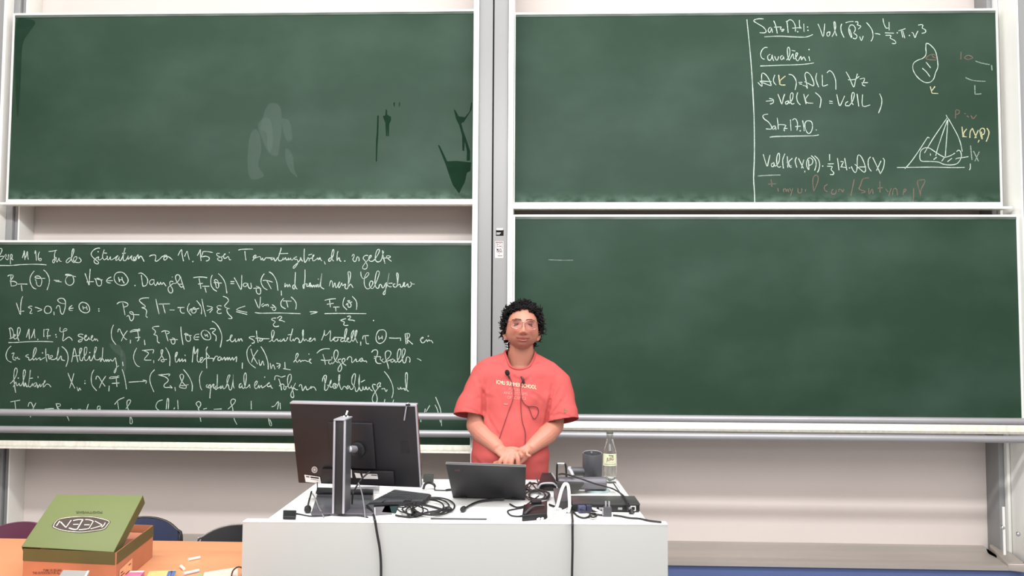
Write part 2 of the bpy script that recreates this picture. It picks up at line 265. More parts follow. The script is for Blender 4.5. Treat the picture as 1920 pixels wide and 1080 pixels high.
('LL','r3','''-3243 1816 -3229 1779 -3214 1743 -3215 1789 -3212 1830 -3204 1856;-3221 1765 -3192 1765;-3142 1795 -3156 1796 -3166 1788 -3149 1781 -3145 1772 -3155 1755 -3149 1751 -3139 1753;-3125 1790 -3104 1784 -3081 1774 -3108 1764
-3038 1797 -3055 1795 -3065 1776 -3061 1759 -3047 1752 -3029 1756 -3021 1773 -3027 1790 -3038 1796;-3005 1763 -3003 1742;-2992 1782 -2986 1797 -2975 1800 -2968 1787 -2963 1760 -2954 1748 -2946 1751 -2938 1777 -2934 1801 -2936 1828 -2949 1843 -2966 1845 -2982 1838 -2981 1828 -2965 1816 -2934 1811;-2892 1802 -2905 1792 -2912 1780 -2905 1771 -2887 1770
-2909 1782 -2884 1785;-2827 1821 -2806 1816 -2788 1798 -2782 1774 -2793 1759 -2814 1757 -2835 1767 -2848 1787 -2847 1808 -2833 1820 -2823 1822;-2826 1799 -2821 1777;-2803 1799 -2797 1774
-2824 1787 -2801 1787;-2725 1781 -2722 1779;-2724 1768 -2721 1766;-2613 1811 -2599 1822 -2570 1824 -2547 1814 -2547 1801 -2567 1793
-2578 1818 -2569 1783 -2561 1744;-2551 1734 -2541 1742 -2534 1734 -2527 1714 -2517 1710 -2507 1726 -2508 1747 -2514 1761 -2527 1765 -2532 1759 -2518 1749 -2472 1746;-2415 1850 -2446 1849 -2467 1843 -2474 1832 -2458 1816 -2437 1800 -2441 1792 -2459 1790 -2436 1782 -2427 1767 -2431 1739 -2420 1730;-2372 1843 -2362 1800 -2349 1751
-2354 1812 -2284 1814;-2327 1809 -2320 1784 -2311 1756;-2285 1776 -2254 1776;-2236 1791 -2193 1792
-2217 1789 -2219 1772 -2208 1758 -2192 1758;-2163 1817 -2174 1793 -2171 1769 -2150 1744;-2159 1767 -2157 1779 -2147 1783 -2146 1761 -2130 1759 -2120 1773 -2131 1791 -2141 1787 -2132 1781 -2102 1787;-2119 1834 -2098 1809 -2087 1785 -2088 1751
-2087 1844 -2075 1789 -2060 1737;-2055 1802 -2019 1792 -2054 1772;-2019 1783 -2037 1761;-1964 1802 -1983 1804 -1993 1796 -1982 1784 -1966 1782 -1984 1779 -1991 1765 -1981 1756 -1963 1759
-1957 1861 -1934 1853 -1922 1835 -1934 1818 -1946 1802 -1933 1790 -1912 1787;-1912 1787 -1931 1782 -1924 1757 -1901 1735 -1901 1726 -1921 1726;-1819 1802 -1873 1780 -1806 1764;-1873 1768 -1805 1751
-1760 1844 -1732 1788 -1726 1859;-1704 1819 -1718 1809 -1711 1799 -1699 1809 -1692 1809 -1689 1802;-1692 1810 -1678 1812 -1677 1800;-1665 1795 -1629 1795
-1654 1812 -1639 1802 -1629 1790 -1636 1776 -1648 1779 -1653 1793;-1583 1851 -1599 1828 -1596 1802 -1570 1786;-1587 1835 -1535 1833;-1566 1833 -1556 1796
-1538 1859 -1516 1838 -1505 1815 -1508 1784;-1758 1763 -1724 1759 -1667 1760 -1605 1761 -1533 1759 -1478 1757;-1628 1730 -1647 1729 -1654 1720 -1632 1708 -1644 1691 -1632 1678 -1608 1682;-1620 1729 -1604 1741 -1592 1734 -1609 1717 -1594 1716 -1573 1707
-1422 1769 -1374 1768 -1417 1754;-1332 1839 -1302 1846 -1264 1849;-1302 1841 -1296 1797;-1318 1815 -1277 1821
-1279 1798 -1241 1799;-1264 1797 -1262 1772;-1209 1858 -1218 1835 -1218 1806 -1194 1782;-1201 1811 -1192 1821 -1187 1799 -1173 1800 -1171 1816 -1187 1832 -1192 1837 -1178 1837 -1187 1825 -1164 1830
-1164 1864 -1142 1840 -1135 1816 -1137 1783;-1331 1758 -1257 1760 -1200 1760 -1077 1759;-1200 1729 -1224 1722 -1231 1717 -1209 1708 -1214 1694 -1204 1687 -1185 1689;-1193 1741 -1177 1745 -1172 1736 -1186 1722 -1162 1720 -1145 1715
-1032 1718 -1029 1716'''),
('LL','r4','''-3284 1656 -3270 1662 -3258 1646 -3253 1626 -3256 1606 -3268 1597 -3277 1597;-3279 1660 -3268 1599;-3256 1607 -3246 1611 -3241 1619 -3248 1621 -3253 1609 -3245 1595 -3233 1599 -3220 1619 -3211 1650 -3218 1664 -3227 1660 -3229 1640 -3228 1609 -3217 1582;-3172 1604 -3165 1630 -3157 1657 -3156 1630 -3152 1593
-3141 1601 -3130 1630 -3123 1657 -3123 1630 -3117 1600;-3100 1596 -3099 1588;-3063 1656 -3064 1630 -3062 1608;-3054 1653 -3033 1654 -3040 1637 -3038 1595
-3046 1613 -3020 1616;-3283 1572 -3232 1573 -3180 1577 -3110 1580 -3041 1580 -3004 1578;-2988 1622 -2987 1619;-2984 1608 -2983 1605
-2962 1667 -2964 1648 -2955 1639 -2939 1643 -2920 1650 -2922 1658 -2934 1658 -2943 1648 -2940 1624 -2944 1590 -2939 1585 -2924 1597 -2910 1607 -2900 1606 -2885 1592 -2887 1586;-2817 1623 -2834 1627 -2848 1621 -2844 1613 -2823 1606 -2820 1598 -2826 1584 -2840 1578 -2846 1584 -2837 1591 -2813 1601 -2796 1615 -2800 1620 -2806 1615 -2807 1594 -2795 1589 -2785 1598 -2782 1608 -2778 1595 -2768 1598 -2758 1612 -2760 1618 -2766 1612 -2766 1595 -2757 1585 -2747 1595 -2744 1602 -2741 1588 -2733 1598 -2724 1583;-2630 1684 -2640 1658 -2642 1628 -2635 1594 -2611 1563;-2602 1639 -2599 1656 -2591 1658 -2581 1639 -2561 1606 -2545 1594
-2543 1649 -2561 1624 -2579 1585;-2522 1593 -2522 1571;-2464 1655 -2471 1660 -2475 1653 -2464 1649 -2494 1647 -2524 1640 -2520 1647 -2502 1655 -2475 1655;-2479 1647 -2474 1621 -2471 1595 -2481 1586
-2493 1606 -2462 1609;-2436 1594 -2431 1562;-2347 1677 -2373 1675 -2389 1666 -2371 1650 -2370 1635 -2379 1627 -2360 1620 -2356 1603 -2354 1583 -2341 1575;-2331 1642 -2316 1649 -2289 1646 -2283 1637 -2298 1630
-2308 1644 -2298 1615 -2289 1587;-2280 1596 -2229 1596;-2265 1606 -2250 1602 -2246 1589 -2249 1572 -2262 1570 -2269 1581 -2271 1596;-2212 1675 -2209 1634 -2196 1565
-2145 1621 -2171 1624 -2189 1628 -2181 1634 -2168 1628 -2152 1612 -2153 1590 -2167 1587 -2178 1597 -2181 1623;-2098 1630 -2119 1627 -2130 1610 -2122 1597 -2101 1597;-2130 1611 -2098 1613;-2063 1655 -2044 1646 -2028 1624 -2029 1601 -2046 1595 -2069 1603 -2085 1627 -2081 1646 -2067 1655
-2064 1631 -2058 1616;-2051 1631 -2043 1612;-2062 1622 -2047 1622;-2033 1661 -2018 1665 -1999 1661 -2002 1652 -2017 1639 -1994 1620 -1994 1589
-2021 1709 -2000 1698 -1976 1668 -1960 1631 -1958 1598 -1966 1550;-1929 1590 -1912 1597 -1898 1616 -1894 1625 -1902 1625 -1907 1608 -1901 1588 -1890 1586 -1879 1597 -1875 1605 -1873 1586 -1863 1590 -1854 1605 -1852 1588 -1843 1603 -1837 1601 -1831 1588;-1755 1617 -1778 1617 -1790 1610 -1770 1600 -1758 1590 -1760 1579 -1773 1577;-1746 1653 -1743 1624 -1734 1580
-1751 1607 -1729 1609 -1710 1605 -1665 1605;-1721 1602 -1727 1593 -1719 1590 -1708 1596 -1710 1603;-1668 1587 -1653 1595 -1639 1628 -1638 1650 -1647 1656 -1653 1639 -1650 1610 -1644 1591 -1635 1589 -1624 1601 -1616 1602 -1612 1591 -1601 1595 -1594 1603 -1601 1591 -1590 1591 -1579 1603 -1575 1604 -1573 1592 -1562 1595 -1553 1614;-1524 1666 -1531 1636 -1538 1610 -1537 1595 -1528 1592 -1519 1603 -1515 1592 -1504 1607 -1497 1610 -1489 1607 -1481 1592 -1485 1585 -1474 1584 -1463 1600 -1458 1637 -1460 1661 -1464 1644 -1459 1611 -1451 1592 -1444 1603 -1437 1600 -1431 1592 -1414 1604 -1411 1611 -1420 1607 -1422 1592 -1410 1591 -1396 1604 -1388 1609 -1386 1593
-1553 1629 -1527 1632;-1347 1597 -1334 1630 -1329 1659 -1329 1634 -1323 1626 -1309 1637 -1294 1656 -1293 1630 -1295 1601 -1287 1593 -1271 1612 -1267 1615 -1215 1614;-1265 1612 -1272 1601 -1263 1592 -1248 1597 -1247 1608;-1208 1612 -1226 1606 -1230 1595 -1220 1590 -1207 1601 -1197 1638 -1193 1664 -1199 1666 -1206 1642 -1207 1608 -1203 1590 -1192 1597 -1181 1610 -1189 1612 -1192 1597 -1183 1588 -1170 1590 -1159 1620 -1151 1653 -1154 1658 -1165 1638 -1165 1609 -1155 1592 -1144 1609 -1132 1649 -1134 1659 -1141 1649 -1144 1623 -1137 1601 -1127 1583
-1108 1591 -1107 1567;-1096 1604 -1094 1622 -1085 1626 -1059 1627;-1081 1622 -1077 1598 -1073 1580 -1058 1578;-993 1661 -970 1662 -955 1647 -955 1617 -969 1591 -992 1580 -1010 1591 -1016 1613 -1011 1639 -1000 1657 -989 1662
-1001 1626 -997 1602;-979 1626 -976 1606;-999 1610 -978 1615;-936 1614 -899 1612 -866 1614
-866 1614 -866 1597;-840 1640 -836 1611 -832 1577;-827 1636 -825 1611 -823 1581;-840 1638 -818 1641 -811 1629 -822 1611 -829 1609 -792 1576
-748 1607 -733 1611 -729 1618 -738 1617 -746 1604 -738 1587 -725 1587 -714 1600 -707 1604 -705 1593 -694 1604 -690 1597 -681 1600 -670 1584;-699 1626 -698 1622'''),
('LL','r5','''-3265 1551 -3283 1533 -3295 1502 -3293 1482 -3282 1462 -3259 1452;-3261 1504 -3244 1509 -3252 1486 -3247 1468 -3232 1466;-3239 1484 -3232 1474 -3222 1484 -3220 1474 -3207 1471;-3154 1499 -3168 1495 -3170 1487 -3153 1481 -3151 1468 -3140 1467 -3124 1483 -3109 1516 -3108 1538 -3116 1540 -3123 1515 -3126 1475 -3119 1467 -3107 1479 -3103 1467 -3091 1477 -3082 1481 -3080 1467 -3066 1475 -3049 1483
-3048 1538 -3046 1500 -3038 1457;-3049 1492 -3037 1500 -3027 1498 -3029 1488 -3022 1473 -3008 1484 -3004 1492 -3012 1496 -3020 1488 -3011 1471 -2990 1472 -2978 1484 -2969 1512 -2968 1545;-2968 1545 -2973 1512 -2976 1476 -2969 1466 -2958 1484 -2950 1492 -2947 1472 -2936 1466 -2926 1464;-3067 1510 -3065 1508
-2948 1550 -2928 1535 -2913 1513 -2906 1484 -2909 1456 -2918 1427;-2884 1456 -2877 1497 -2870 1541 -2859 1509 -2844 1456;-2879 1491 -2854 1495 -2838 1497 -2824 1529 -2824 1538 -2833 1538 -2836 1517 -2833 1477 -2826 1465 -2816 1467 -2814 1481 -2796 1505 -2791 1534 -2794 1546 -2804 1544 -2807 1521 -2804 1477 -2795 1465 -2783 1473 -2773 1493 -2770 1469 -2760 1467 -2746 1498 -2735 1526 -2731 1544 -2738 1548 -2743 1530 -2742 1485 -2733 1471 -2716 1471 -2704 1484;-2772 1514 -2769 1510
-2692 1545 -2693 1506 -2696 1474 -2703 1459 -2704 1471 -2692 1478 -2679 1459 -2671 1474 -2666 1460 -2658 1474 -2652 1460 -2642 1474 -2629 1462 -2613 1484 -2608 1462 -2603 1438 -2607 1405 -2614 1392 -2617 1401 -2605 1422 -2589 1436;-2567 1460 -2563 1434;-2481 1544 -2494 1519 -2500 1487 -2492 1459 -2477 1437 -2459 1430;-2449 1529 -2412 1532 -2377 1534 -2381 1512
-2437 1528 -2410 1516 -2411 1504 -2433 1473 -2390 1471;-2374 1470 -2373 1453;-2346 1468 -2330 1492 -2321 1520 -2321 1533 -2330 1531 -2329 1508 -2316 1484 -2309 1466 -2321 1461 -2330 1470 -2320 1474 -2293 1476;-2303 1547 -2286 1521 -2275 1488 -2275 1436
-2244 1481 -2232 1505 -2230 1519 -2238 1515 -2242 1489 -2239 1462 -2229 1462 -2217 1481 -2214 1463 -2204 1473 -2198 1481 -2196 1463 -2180 1477 -2177 1461;-2183 1505 -2180 1497;-2136 1459 -2133 1510 -2128 1558 -2121 1510 -2103 1542 -2105 1510 -2106 1473 -2095 1461 -2077 1478 -2073 1488 -2085 1486 -2087 1465 -2077 1459 -2061 1480 -2048 1484;-2044 1555 -2053 1534 -2045 1510 -2032 1494 -2046 1484 -2009 1484 -2009 1464 -2003 1478 -1993 1496 -1979 1496
-2052 1534 -2046 1423;-1963 1494 -1977 1488 -1978 1474 -1966 1472 -1958 1490 -1954 1474 -1938 1491 -1933 1472 -1921 1491 -1917 1473 -1909 1491 -1901 1473 -1889 1491 -1884 1473 -1876 1483 -1864 1495 -1866 1463;-1828 1459 -1828 1423;-1777 1566 -1793 1550 -1802 1524 -1797 1486 -1781 1454 -1745 1427
-1778 1544 -1763 1499 -1734 1451;-1735 1536 -1760 1496 -1772 1461;-1727 1477 -1721 1447 -1713 1447 -1704 1471 -1695 1444;-1717 1557 -1699 1531 -1682 1496 -1671 1458 -1669 1420
-1657 1458 -1651 1423 -1644 1442 -1637 1446 -1627 1420;-1620 1457 -1595 1451 -1616 1435;-1595 1444 -1605 1425;-1568 1464 -1566 1427
-1577 1425 -1532 1418;-1515 1464 -1501 1482 -1488 1504 -1490 1517 -1498 1513 -1503 1494 -1499 1472 -1491 1464 -1478 1479 -1472 1466 -1462 1475 -1456 1472 -1446 1476 -1427 1469 -1411 1479 -1409 1484 -1417 1482 -1419 1469 -1405 1457;-1423 1517 -1421 1511;-1374 1519 -1354 1537 -1328 1546 -1296 1546
-1337 1513 -1327 1483 -1320 1451;-1348 1479 -1321 1476 -1282 1480;-1298 1473 -1301 1461 -1291 1454 -1280 1464;-1281 1499 -1282 1486
-1279 1454 -1259 1477 -1246 1505 -1245 1528 -1255 1539 -1266 1531 -1270 1505 -1263 1480 -1250 1466 -1241 1464;-1225 1485 -1239 1483 -1244 1474 -1234 1464 -1224 1448 -1221 1429 -1230 1412 -1241 1412 -1243 1426 -1231 1448 -1212 1464 -1202 1477 -1204 1487 -1214 1487 -1220 1474 -1212 1458 -1194 1446;-1190 1480 -1182 1495 -1171 1500 -1161 1490 -1160 1465 -1148 1471 -1135 1487 -1132 1471 -1119 1473 -1110 1487 -1097 1491 -1095 1475 -1106 1471 -1113 1478 -1100 1481 -1084 1473 -1074 1475 -1069 1465;-1041 1526 -1030 1539 -1014 1542 -1005 1532 -1006 1513 -1014 1494 -1026 1491
-1026 1501 -1001 1501 -986 1499 -988 1485 -981 1479 -969 1488;-1014 1497 -1015 1475 -1003 1461 -981 1460;-981 1479 -965 1466 -949 1482 -931 1501 -923 1523 -934 1536 -950 1534 -958 1520 -954 1488 -943 1457 -936 1428;-962 1468 -933 1479 -911 1489
-905 1485 -918 1485 -924 1473 -914 1468 -901 1482 -898 1470 -889 1470 -873 1495 -864 1527 -866 1546 -877 1544 -884 1520 -884 1486 -876 1468 -863 1476 -851 1495 -838 1530 -840 1548 -850 1546 -856 1521 -854 1486 -845 1464 -834 1470 -831 1486 -827 1499 -815 1499 -807 1486 -810 1467;-766 1491 -752 1486 -740 1478'''),
('LL','r6','''-3262 1322 -3244 1340 -3226 1373 -3221 1405 -3230 1417 -3238 1405 -3241 1368 -3235 1316 -3226 1267;-3242 1301 -3227 1332 -3222 1312 -3214 1312 -3206 1324 -3201 1310 -3189 1316 -3176 1357 -3169 1393 -3176 1407 -3183 1393 -3181 1344 -3178 1312 -3172 1308 -3168 1328 -3159 1304 -3151 1308 -3144 1337 -3138 1406;-3140 1402 -3144 1345 -3147 1308 -3134 1304 -3122 1325 -3120 1308 -3110 1325 -3097 1327 -3101 1309 -3111 1304 -3093 1317 -3090 1297 -3076 1321 -3072 1303 -3060 1321 -3048 1329 -3044 1341 -3050 1337 -3055 1301 -3039 1317 -3031 1321 -3018 1317 -3007 1303;-3144 1354 -3122 1357
-3213 1356 -3213 1353;-3090 1369 -3089 1357;-2904 1389 -2882 1339 -2858 1296;-2867 1387 -2878 1339 -2891 1298
-2845 1305 -2836 1280 -2829 1299 -2820 1285;-2797 1345 -2796 1339;-2796 1327 -2795 1325;-2743 1410 -2755 1384 -2758 1352 -2750 1315 -2722 1283
-2729 1352 -2725 1370 -2713 1368 -2691 1336 -2670 1310;-2668 1373 -2691 1336 -2706 1300;-2645 1314 -2646 1280;-2585 1373 -2593 1375 -2597 1367 -2585 1365 -2622 1359 -2644 1357 -2636 1367 -2593 1369
-2603 1361 -2597 1308;-2629 1328 -2583 1331;-2568 1414 -2552 1369 -2537 1293;-2524 1336 -2472 1340 -2423 1343
-2438 1350 -2419 1346 -2415 1340 -2420 1329;-2367 1413 -2387 1391 -2395 1362 -2389 1326 -2367 1278;-2344 1382 -2309 1384 -2272 1387 -2280 1375;-2344 1382 -2308 1373 -2285 1359 -2283 1343 -2305 1323 -2302 1307 -2274 1307 -2255 1304 -2270 1318
-2239 1309 -2235 1285;-2202 1386 -2210 1376 -2199 1348 -2184 1328 -2169 1314 -2173 1302 -2193 1304 -2210 1309 -2204 1328 -2193 1352 -2187 1376 -2196 1387 -2204 1385;-2212 1319 -2184 1318 -2155 1325;-2190 1416 -2165 1388 -2143 1352 -2132 1320 -2133 1284
-2073 1407 -2087 1377 -2088 1345 -2081 1308 -2072 1292;-2036 1325 -2046 1321 -2044 1309 -2034 1313 -2028 1321 -2022 1325 -2019 1305 -2022 1265 -2022 1243;-2044 1311 -2019 1305 -2007 1325 -1999 1327 -2003 1309 -1990 1301;-1980 1388 -1979 1345 -1982 1297 -1993 1305 -1987 1317
-1982 1301 -1966 1309 -1954 1317 -1960 1301 -1948 1310 -1946 1322 -1941 1302 -1929 1306 -1921 1322 -1912 1354 -1902 1382 -1911 1382 -1920 1358 -1918 1334 -1909 1318 -1904 1298 -1892 1298 -1883 1346 -1882 1388;-1882 1388 -1881 1326 -1874 1304;-1831 1335 -1842 1327 -1843 1308 -1829 1315 -1827 1328 -1825 1309 -1817 1304 -1809 1316 -1803 1352 -1802 1382 -1808 1398 -1816 1382 -1815 1346 -1809 1319 -1806 1307 -1795 1310 -1785 1322 -1781 1328 -1777 1307;-1750 1319 -1738 1331 -1734 1346 -1741 1348 -1749 1334 -1750 1316 -1743 1303 -1731 1310 -1724 1325 -1722 1307 -1713 1319 -1707 1322 -1704 1309 -1692 1314 -1677 1326 -1665 1338 -1658 1338 -1671 1329 -1670 1317 -1658 1317 -1652 1326 -1649 1314 -1639 1305
-1689 1377 -1689 1369;-1628 1356 -1626 1376 -1618 1382 -1601 1379 -1586 1374 -1562 1382;-1604 1364 -1594 1338 -1584 1295;-1600 1320 -1582 1332 -1570 1326 -1572 1308 -1565 1298 -1557 1309 -1563 1319 -1554 1315 -1542 1330 -1528 1360 -1528 1387 -1536 1391 -1546 1381 -1550 1351 -1545 1321 -1539 1309 -1530 1312 -1524 1324
-1527 1318 -1520 1306 -1509 1321 -1500 1339;-1521 1309 -1517 1297 -1511 1273 -1510 1255 -1519 1252 -1527 1261 -1526 1279 -1517 1297 -1508 1309 -1499 1300 -1485 1299;-1478 1318 -1472 1330 -1463 1326 -1460 1309 -1455 1293 -1444 1312 -1438 1321 -1435 1310 -1429 1299 -1417 1304 -1405 1319 -1402 1310 -1417 1307 -1396 1316 -1384 1313 -1374 1295;-1337 1349 -1334 1370 -1322 1387 -1313 1382 -1315 1361 -1318 1340
-1325 1373 -1321 1340 -1322 1301 -1311 1298 -1302 1311 -1300 1323 -1306 1327 -1294 1329 -1286 1341 -1283 1359 -1289 1350 -1292 1329 -1286 1315 -1272 1320;-1257 1338 -1269 1335 -1271 1320 -1266 1309 -1254 1311 -1246 1323 -1254 1335 -1260 1326 -1251 1311 -1239 1338 -1233 1365 -1231 1389 -1237 1386 -1238 1359 -1233 1332 -1226 1311 -1217 1302 -1208 1320 -1199 1320 -1190 1311 -1188 1305;-1178 1327 -1186 1320 -1188 1305 -1178 1312 -1172 1324 -1169 1312 -1163 1303 -1151 1309 -1145 1327 -1139 1360 -1137 1393 -1146 1396 -1156 1378 -1159 1351 -1154 1333 -1139 1318 -1134 1294 -1123 1294 -1114 1318 -1112 1357 -1112 1393;-1112 1393 -1116 1348 -1111 1312 -1102 1296 -1093 1303 -1090 1321 -1087 1306 -1078 1303 -1072 1321 -1067 1306 -1060 1303 -1052 1318 -1048 1307 -1032 1295
-1103 1347 -1079 1360;-1013 1332 -1027 1335 -1033 1325 -1026 1307 -1014 1286 -1004 1259 -1004 1235 -1013 1226 -1027 1229 -1033 1244 -1029 1265 -1014 1292 -999 1313 -987 1331 -984 1343 -994 1343 -1004 1331 -1002 1319 -987 1322 -981 1324;-978 1307 -969 1309 -960 1310 -954 1298 -949 1292 -943 1304;-963 1413 -937 1382 -915 1340 -907 1305 -908 1278 -915 1254
-880 1317 -874 1305 -866 1311 -862 1320 -859 1308 -848 1311 -839 1311;-830 1314 -839 1308 -836 1302 -827 1308 -824 1344 -822 1392 -828 1407 -834 1395 -834 1356 -828 1314 -821 1299 -813 1295;-956 1246 -960 1224;-903 1245 -909 1224'''),
('LL','r7','''-3256 1211 -3196 1222;-3229 1217 -3222 1169;-3145 1183 -3139 1206 -3125 1206 -3110 1174;-3097 1206 -3114 1169 -3127 1133 -3127 1119
-3040 1169 -2998 1173 -2984 1173;-2971 1202 -2960 1171;-2974 1201 -2947 1201 -2945 1189 -2961 1180 -2937 1157 -2903 1131 -2886 1099;-2770 1202 -2779 1171 -2773 1154
-2700 1191 -2712 1187 -2714 1170 -2700 1173 -2697 1191 -2697 1164;-2876 1172 -2874 1170;-2834 1169 -2816 1170;-2608 1201 -2585 1228 -2549 1244
-2590 1217 -2582 1172;-2537 1175 -2511 1215 -2513 1229 -2530 1224 -2531 1197 -2523 1173 -2510 1125 -2509 1089 -2496 1089 -2498 1112 -2510 1134;-2312 1231 -2340 1221 -2353 1194 -2343 1174 -2319 1161;-2289 1174 -2284 1235 -2275 1231 -2276 1174
-2237 1186 -2241 1175;-2220 1231 -2215 1175;-2094 1176 -2076 1206 -2090 1224 -2106 1210 -2094 1192 -2089 1176 -2079 1129 -2073 1102;-2061 1177 -2039 1183
-1997 1177 -1948 1180;-1910 1178 -1874 1212 -1865 1234 -1884 1239 -1894 1221 -1881 1185 -1872 1126 -1852 1086;-1769 1229 -1767 1179;-1644 1196 -1626 1200 -1608 1223 -1601 1223 -1607 1180
-1592 1219 -1589 1180;-1661 1128 -1651 1084 -1640 1088 -1652 1119;-712 1192 -716 1170;-685 1212 -708 1173
-651 1262 -631 1216 -619 1178 -613 1090;-654 1216 -639 1185 -619 1109;-738 1139 -738 1112'''),
('UR','line','''1237 3581 1243 3513 1253 3400 1262 3273 1268 3147 1274 2988 1275 2813 1273 2708 1268 2594 1272 2512 1273 2446'''),
('UR','r1','''1338 3584 1305 3585 1278 3573 1308 3551 1336 3533 1353 3509 1345 3497 1314 3498;1383 3531 1371 3525 1366 3509 1374 3498 1383 3512 1386 3528 1392 3497;1400 3572 1412 3541 1421 3492;1402 3532 1446 3533
1446 3533 1440 3518 1452 3514 1446 3503;1440 3516 1462 3518 1452 3503;1474 3566 1481 3560 1487 3496;1481 3566 1497 3577 1516 3569 1530 3540 1531 3504
1512 3524 1550 3527 1569 3523;1545 3502 1547 3499;1556 3575 1557 3536 1569 3523;1582 3552 1583 3500
1605 3531 1606 3529;1607 3510 1608 3507;1342 3472 1376 3474 1439 3476 1502 3472 1565 3469 1596 3469 1619 3476 1636 3484;1342 3471 1376 3473 1439 3474 1502 3470 1565 3467 1596 3468
1668 3550 1682 3516 1698 3470 1705 3509 1709 3551;1735 3499 1722 3493 1722 3477 1731 3473 1739 3486 1738 3502;1752 3470 1766 3496 1775 3531 1772 3557 1767 3562 1765 3551 1770 3508 1780 3474;1812 3549 1806 3529 1810 3496 1825 3463
1835 3555 1859 3562 1883 3563;1862 3537 1853 3516 1859 3483 1870 3461;1855 3526 1863 3540 1881 3540 1893 3522 1890 3502 1883 3491 1899 3479 1902 3466 1892 3455 1878 3460;1858 3516 1867 3489 1872 3463
1892 3560 1907 3561 1910 3550 1905 3542 1924 3535 1925 3528 1911 3515;1919 3469 1928 3443 1940 3472;1961 3556 1979 3534 1995 3505 1999 3472 1994 3452 1986 3439;2010 3487 2029 3485 2043 3480
2061 3580 2064 3557 2071 3534 2081 3519 2093 3522;2097 3558 2097 3506;2071 3491 2125 3488;2074 3475 2107 3474 2102 3458 2124 3445 2135 3433 2131 3423 2112 3425
2145 3490 2147 3488;2152 3502 2195 3516;2169 3503 2178 3461;2177 3505 2190 3457
2218 3473 2219 3471;2231 3491 2240 3488 2251 3458 2259 3480 2270 3501;2271 3537 2290 3540 2300 3535 2295 3519 2312 3509 2316 3497 2308 3489 2292 3486'''),
('UR','r2','''1361 3405 1344 3405 1327 3389 1318 3363 1325 3340 1342 3331;1377 3363 1362 3353 1362 3334 1372 3324 1384 3337 1388 3359 1391 3337 1398 3321;1403 3350 1412 3327 1422 3330 1427 3349;1452 3354 1441 3349 1439 3336 1447 3328 1455 3340 1457 3349 1460 3330
1475 3325 1491 3349 1496 3384 1489 3406 1481 3394 1482 3359 1489 3326 1497 3333 1510 3359 1515 3362 1519 3333 1532 3342 1543 3365 1535 3370 1531 3358 1532 3333 1544 3320 1557 3342 1563 3348 1566 3326 1579 3345 1591 3321;1507 3386 1529 3381;1610 3348 1616 3319;1612 3390 1613 3386
1315 3290 1359 3291 1437 3294 1531 3296 1594 3300 1640 3307'''),
('UR','r3','''1300 3188 1312 3174 1325 3164 1323 3193 1324 3239 1337 3244 1360 3220 1380 3174 1373 3169 1341 3181 1312 3195 1382 3192;1403 3234 1394 3206 1398 3185 1411 3171;1487 3237 1510 3231 1528 3205 1532 3177 1524 3140;1545 3186 1568 3187
1550 3177 1566 3175;1570 3168 1590 3163 1599 3147 1591 3196 1585 3233 1596 3249 1618 3233 1636 3191 1636 3165 1609 3177 1582 3191;1657 3244 1650 3214 1656 3186 1667 3156;1689 3232 1690 3195 1692 3163 1722 3172
1718 3244 1734 3258 1754 3241 1769 3199 1770 3141;1833 3250 1853 3213 1877 3155 1887 3189 1901 3238;1844 3201 1885 3203 1912 3222;1916 3205 1943 3210 1938 3189 1929 3171 1947 3161
1925 3182 1963 3183'''),
('UR','r4','''1347 3071 1388 3074;1367 3088 1390 3081 1392 3062 1372 3053;1420 3115 1431 3085 1444 3052 1451 3085 1461 3115;1481 3073 1465 3064 1469 3052 1480 3057 1485 3073 1489 3057 1508 3085 1511 3117 1501 3120 1494 3099 1498 3061 1507 3052 1519 3057
1540 3124 1533 3098 1539 3066 1555 3047;1576 3114 1589 3052;1605 3111 1585 3084;1587 3082 1593 3061 1632 3057
1646 3123 1669 3102 1680 3079 1672 3028;1729 3070 1749 3067;1729 3057 1751 3056;1775 3111 1790 3041 1806 3065 1822 3102
1842 3067 1828 3057 1828 3041 1841 3041 1848 3041 1869 3069 1881 3110 1872 3122 1865 3106 1864 3064 1873 3046;1897 3113 1906 3036;1930 3110 1929 3038 1974 3045;2032 3114 2044 3082 2041 3040 2023 2994'''),
('UR','r5','''1359 2991 1338 2988 1327 2978 1337 2960 1359 2944 1377 2919 1380 2905 1374 2898 1345 2900;1401 2918 1388 2914 1385 2900 1393 2897 1401 2908 1403 2916 1406 2894;1414 2968 1418 2935 1420 2897;1418 2924 1439 2926 1466 2921 1460 2910 1453 2889
1452 2902 1475 2902;1453 2889 1460 2887;1494 2957 1495 2921 1497 2888;1506 2953 1517 2962 1528 2957 1536 2935 1535 2907 1532 2890
1522 2913 1555 2916;1552 2887 1554 2885;1567 2951 1573 2916 1576 2885;1591 2948 1581 2932 1582 2907 1591 2880 1604 2870 1618 2882 1626 2910 1623 2937 1611 2948 1591 2948
1648 2895 1649 2889;1368 2849 1395 2853 1470 2855 1551 2856 1636 2857 1663 2862;1368 2847 1395 2851 1470 2853 1551 2854 1636 2856'''),
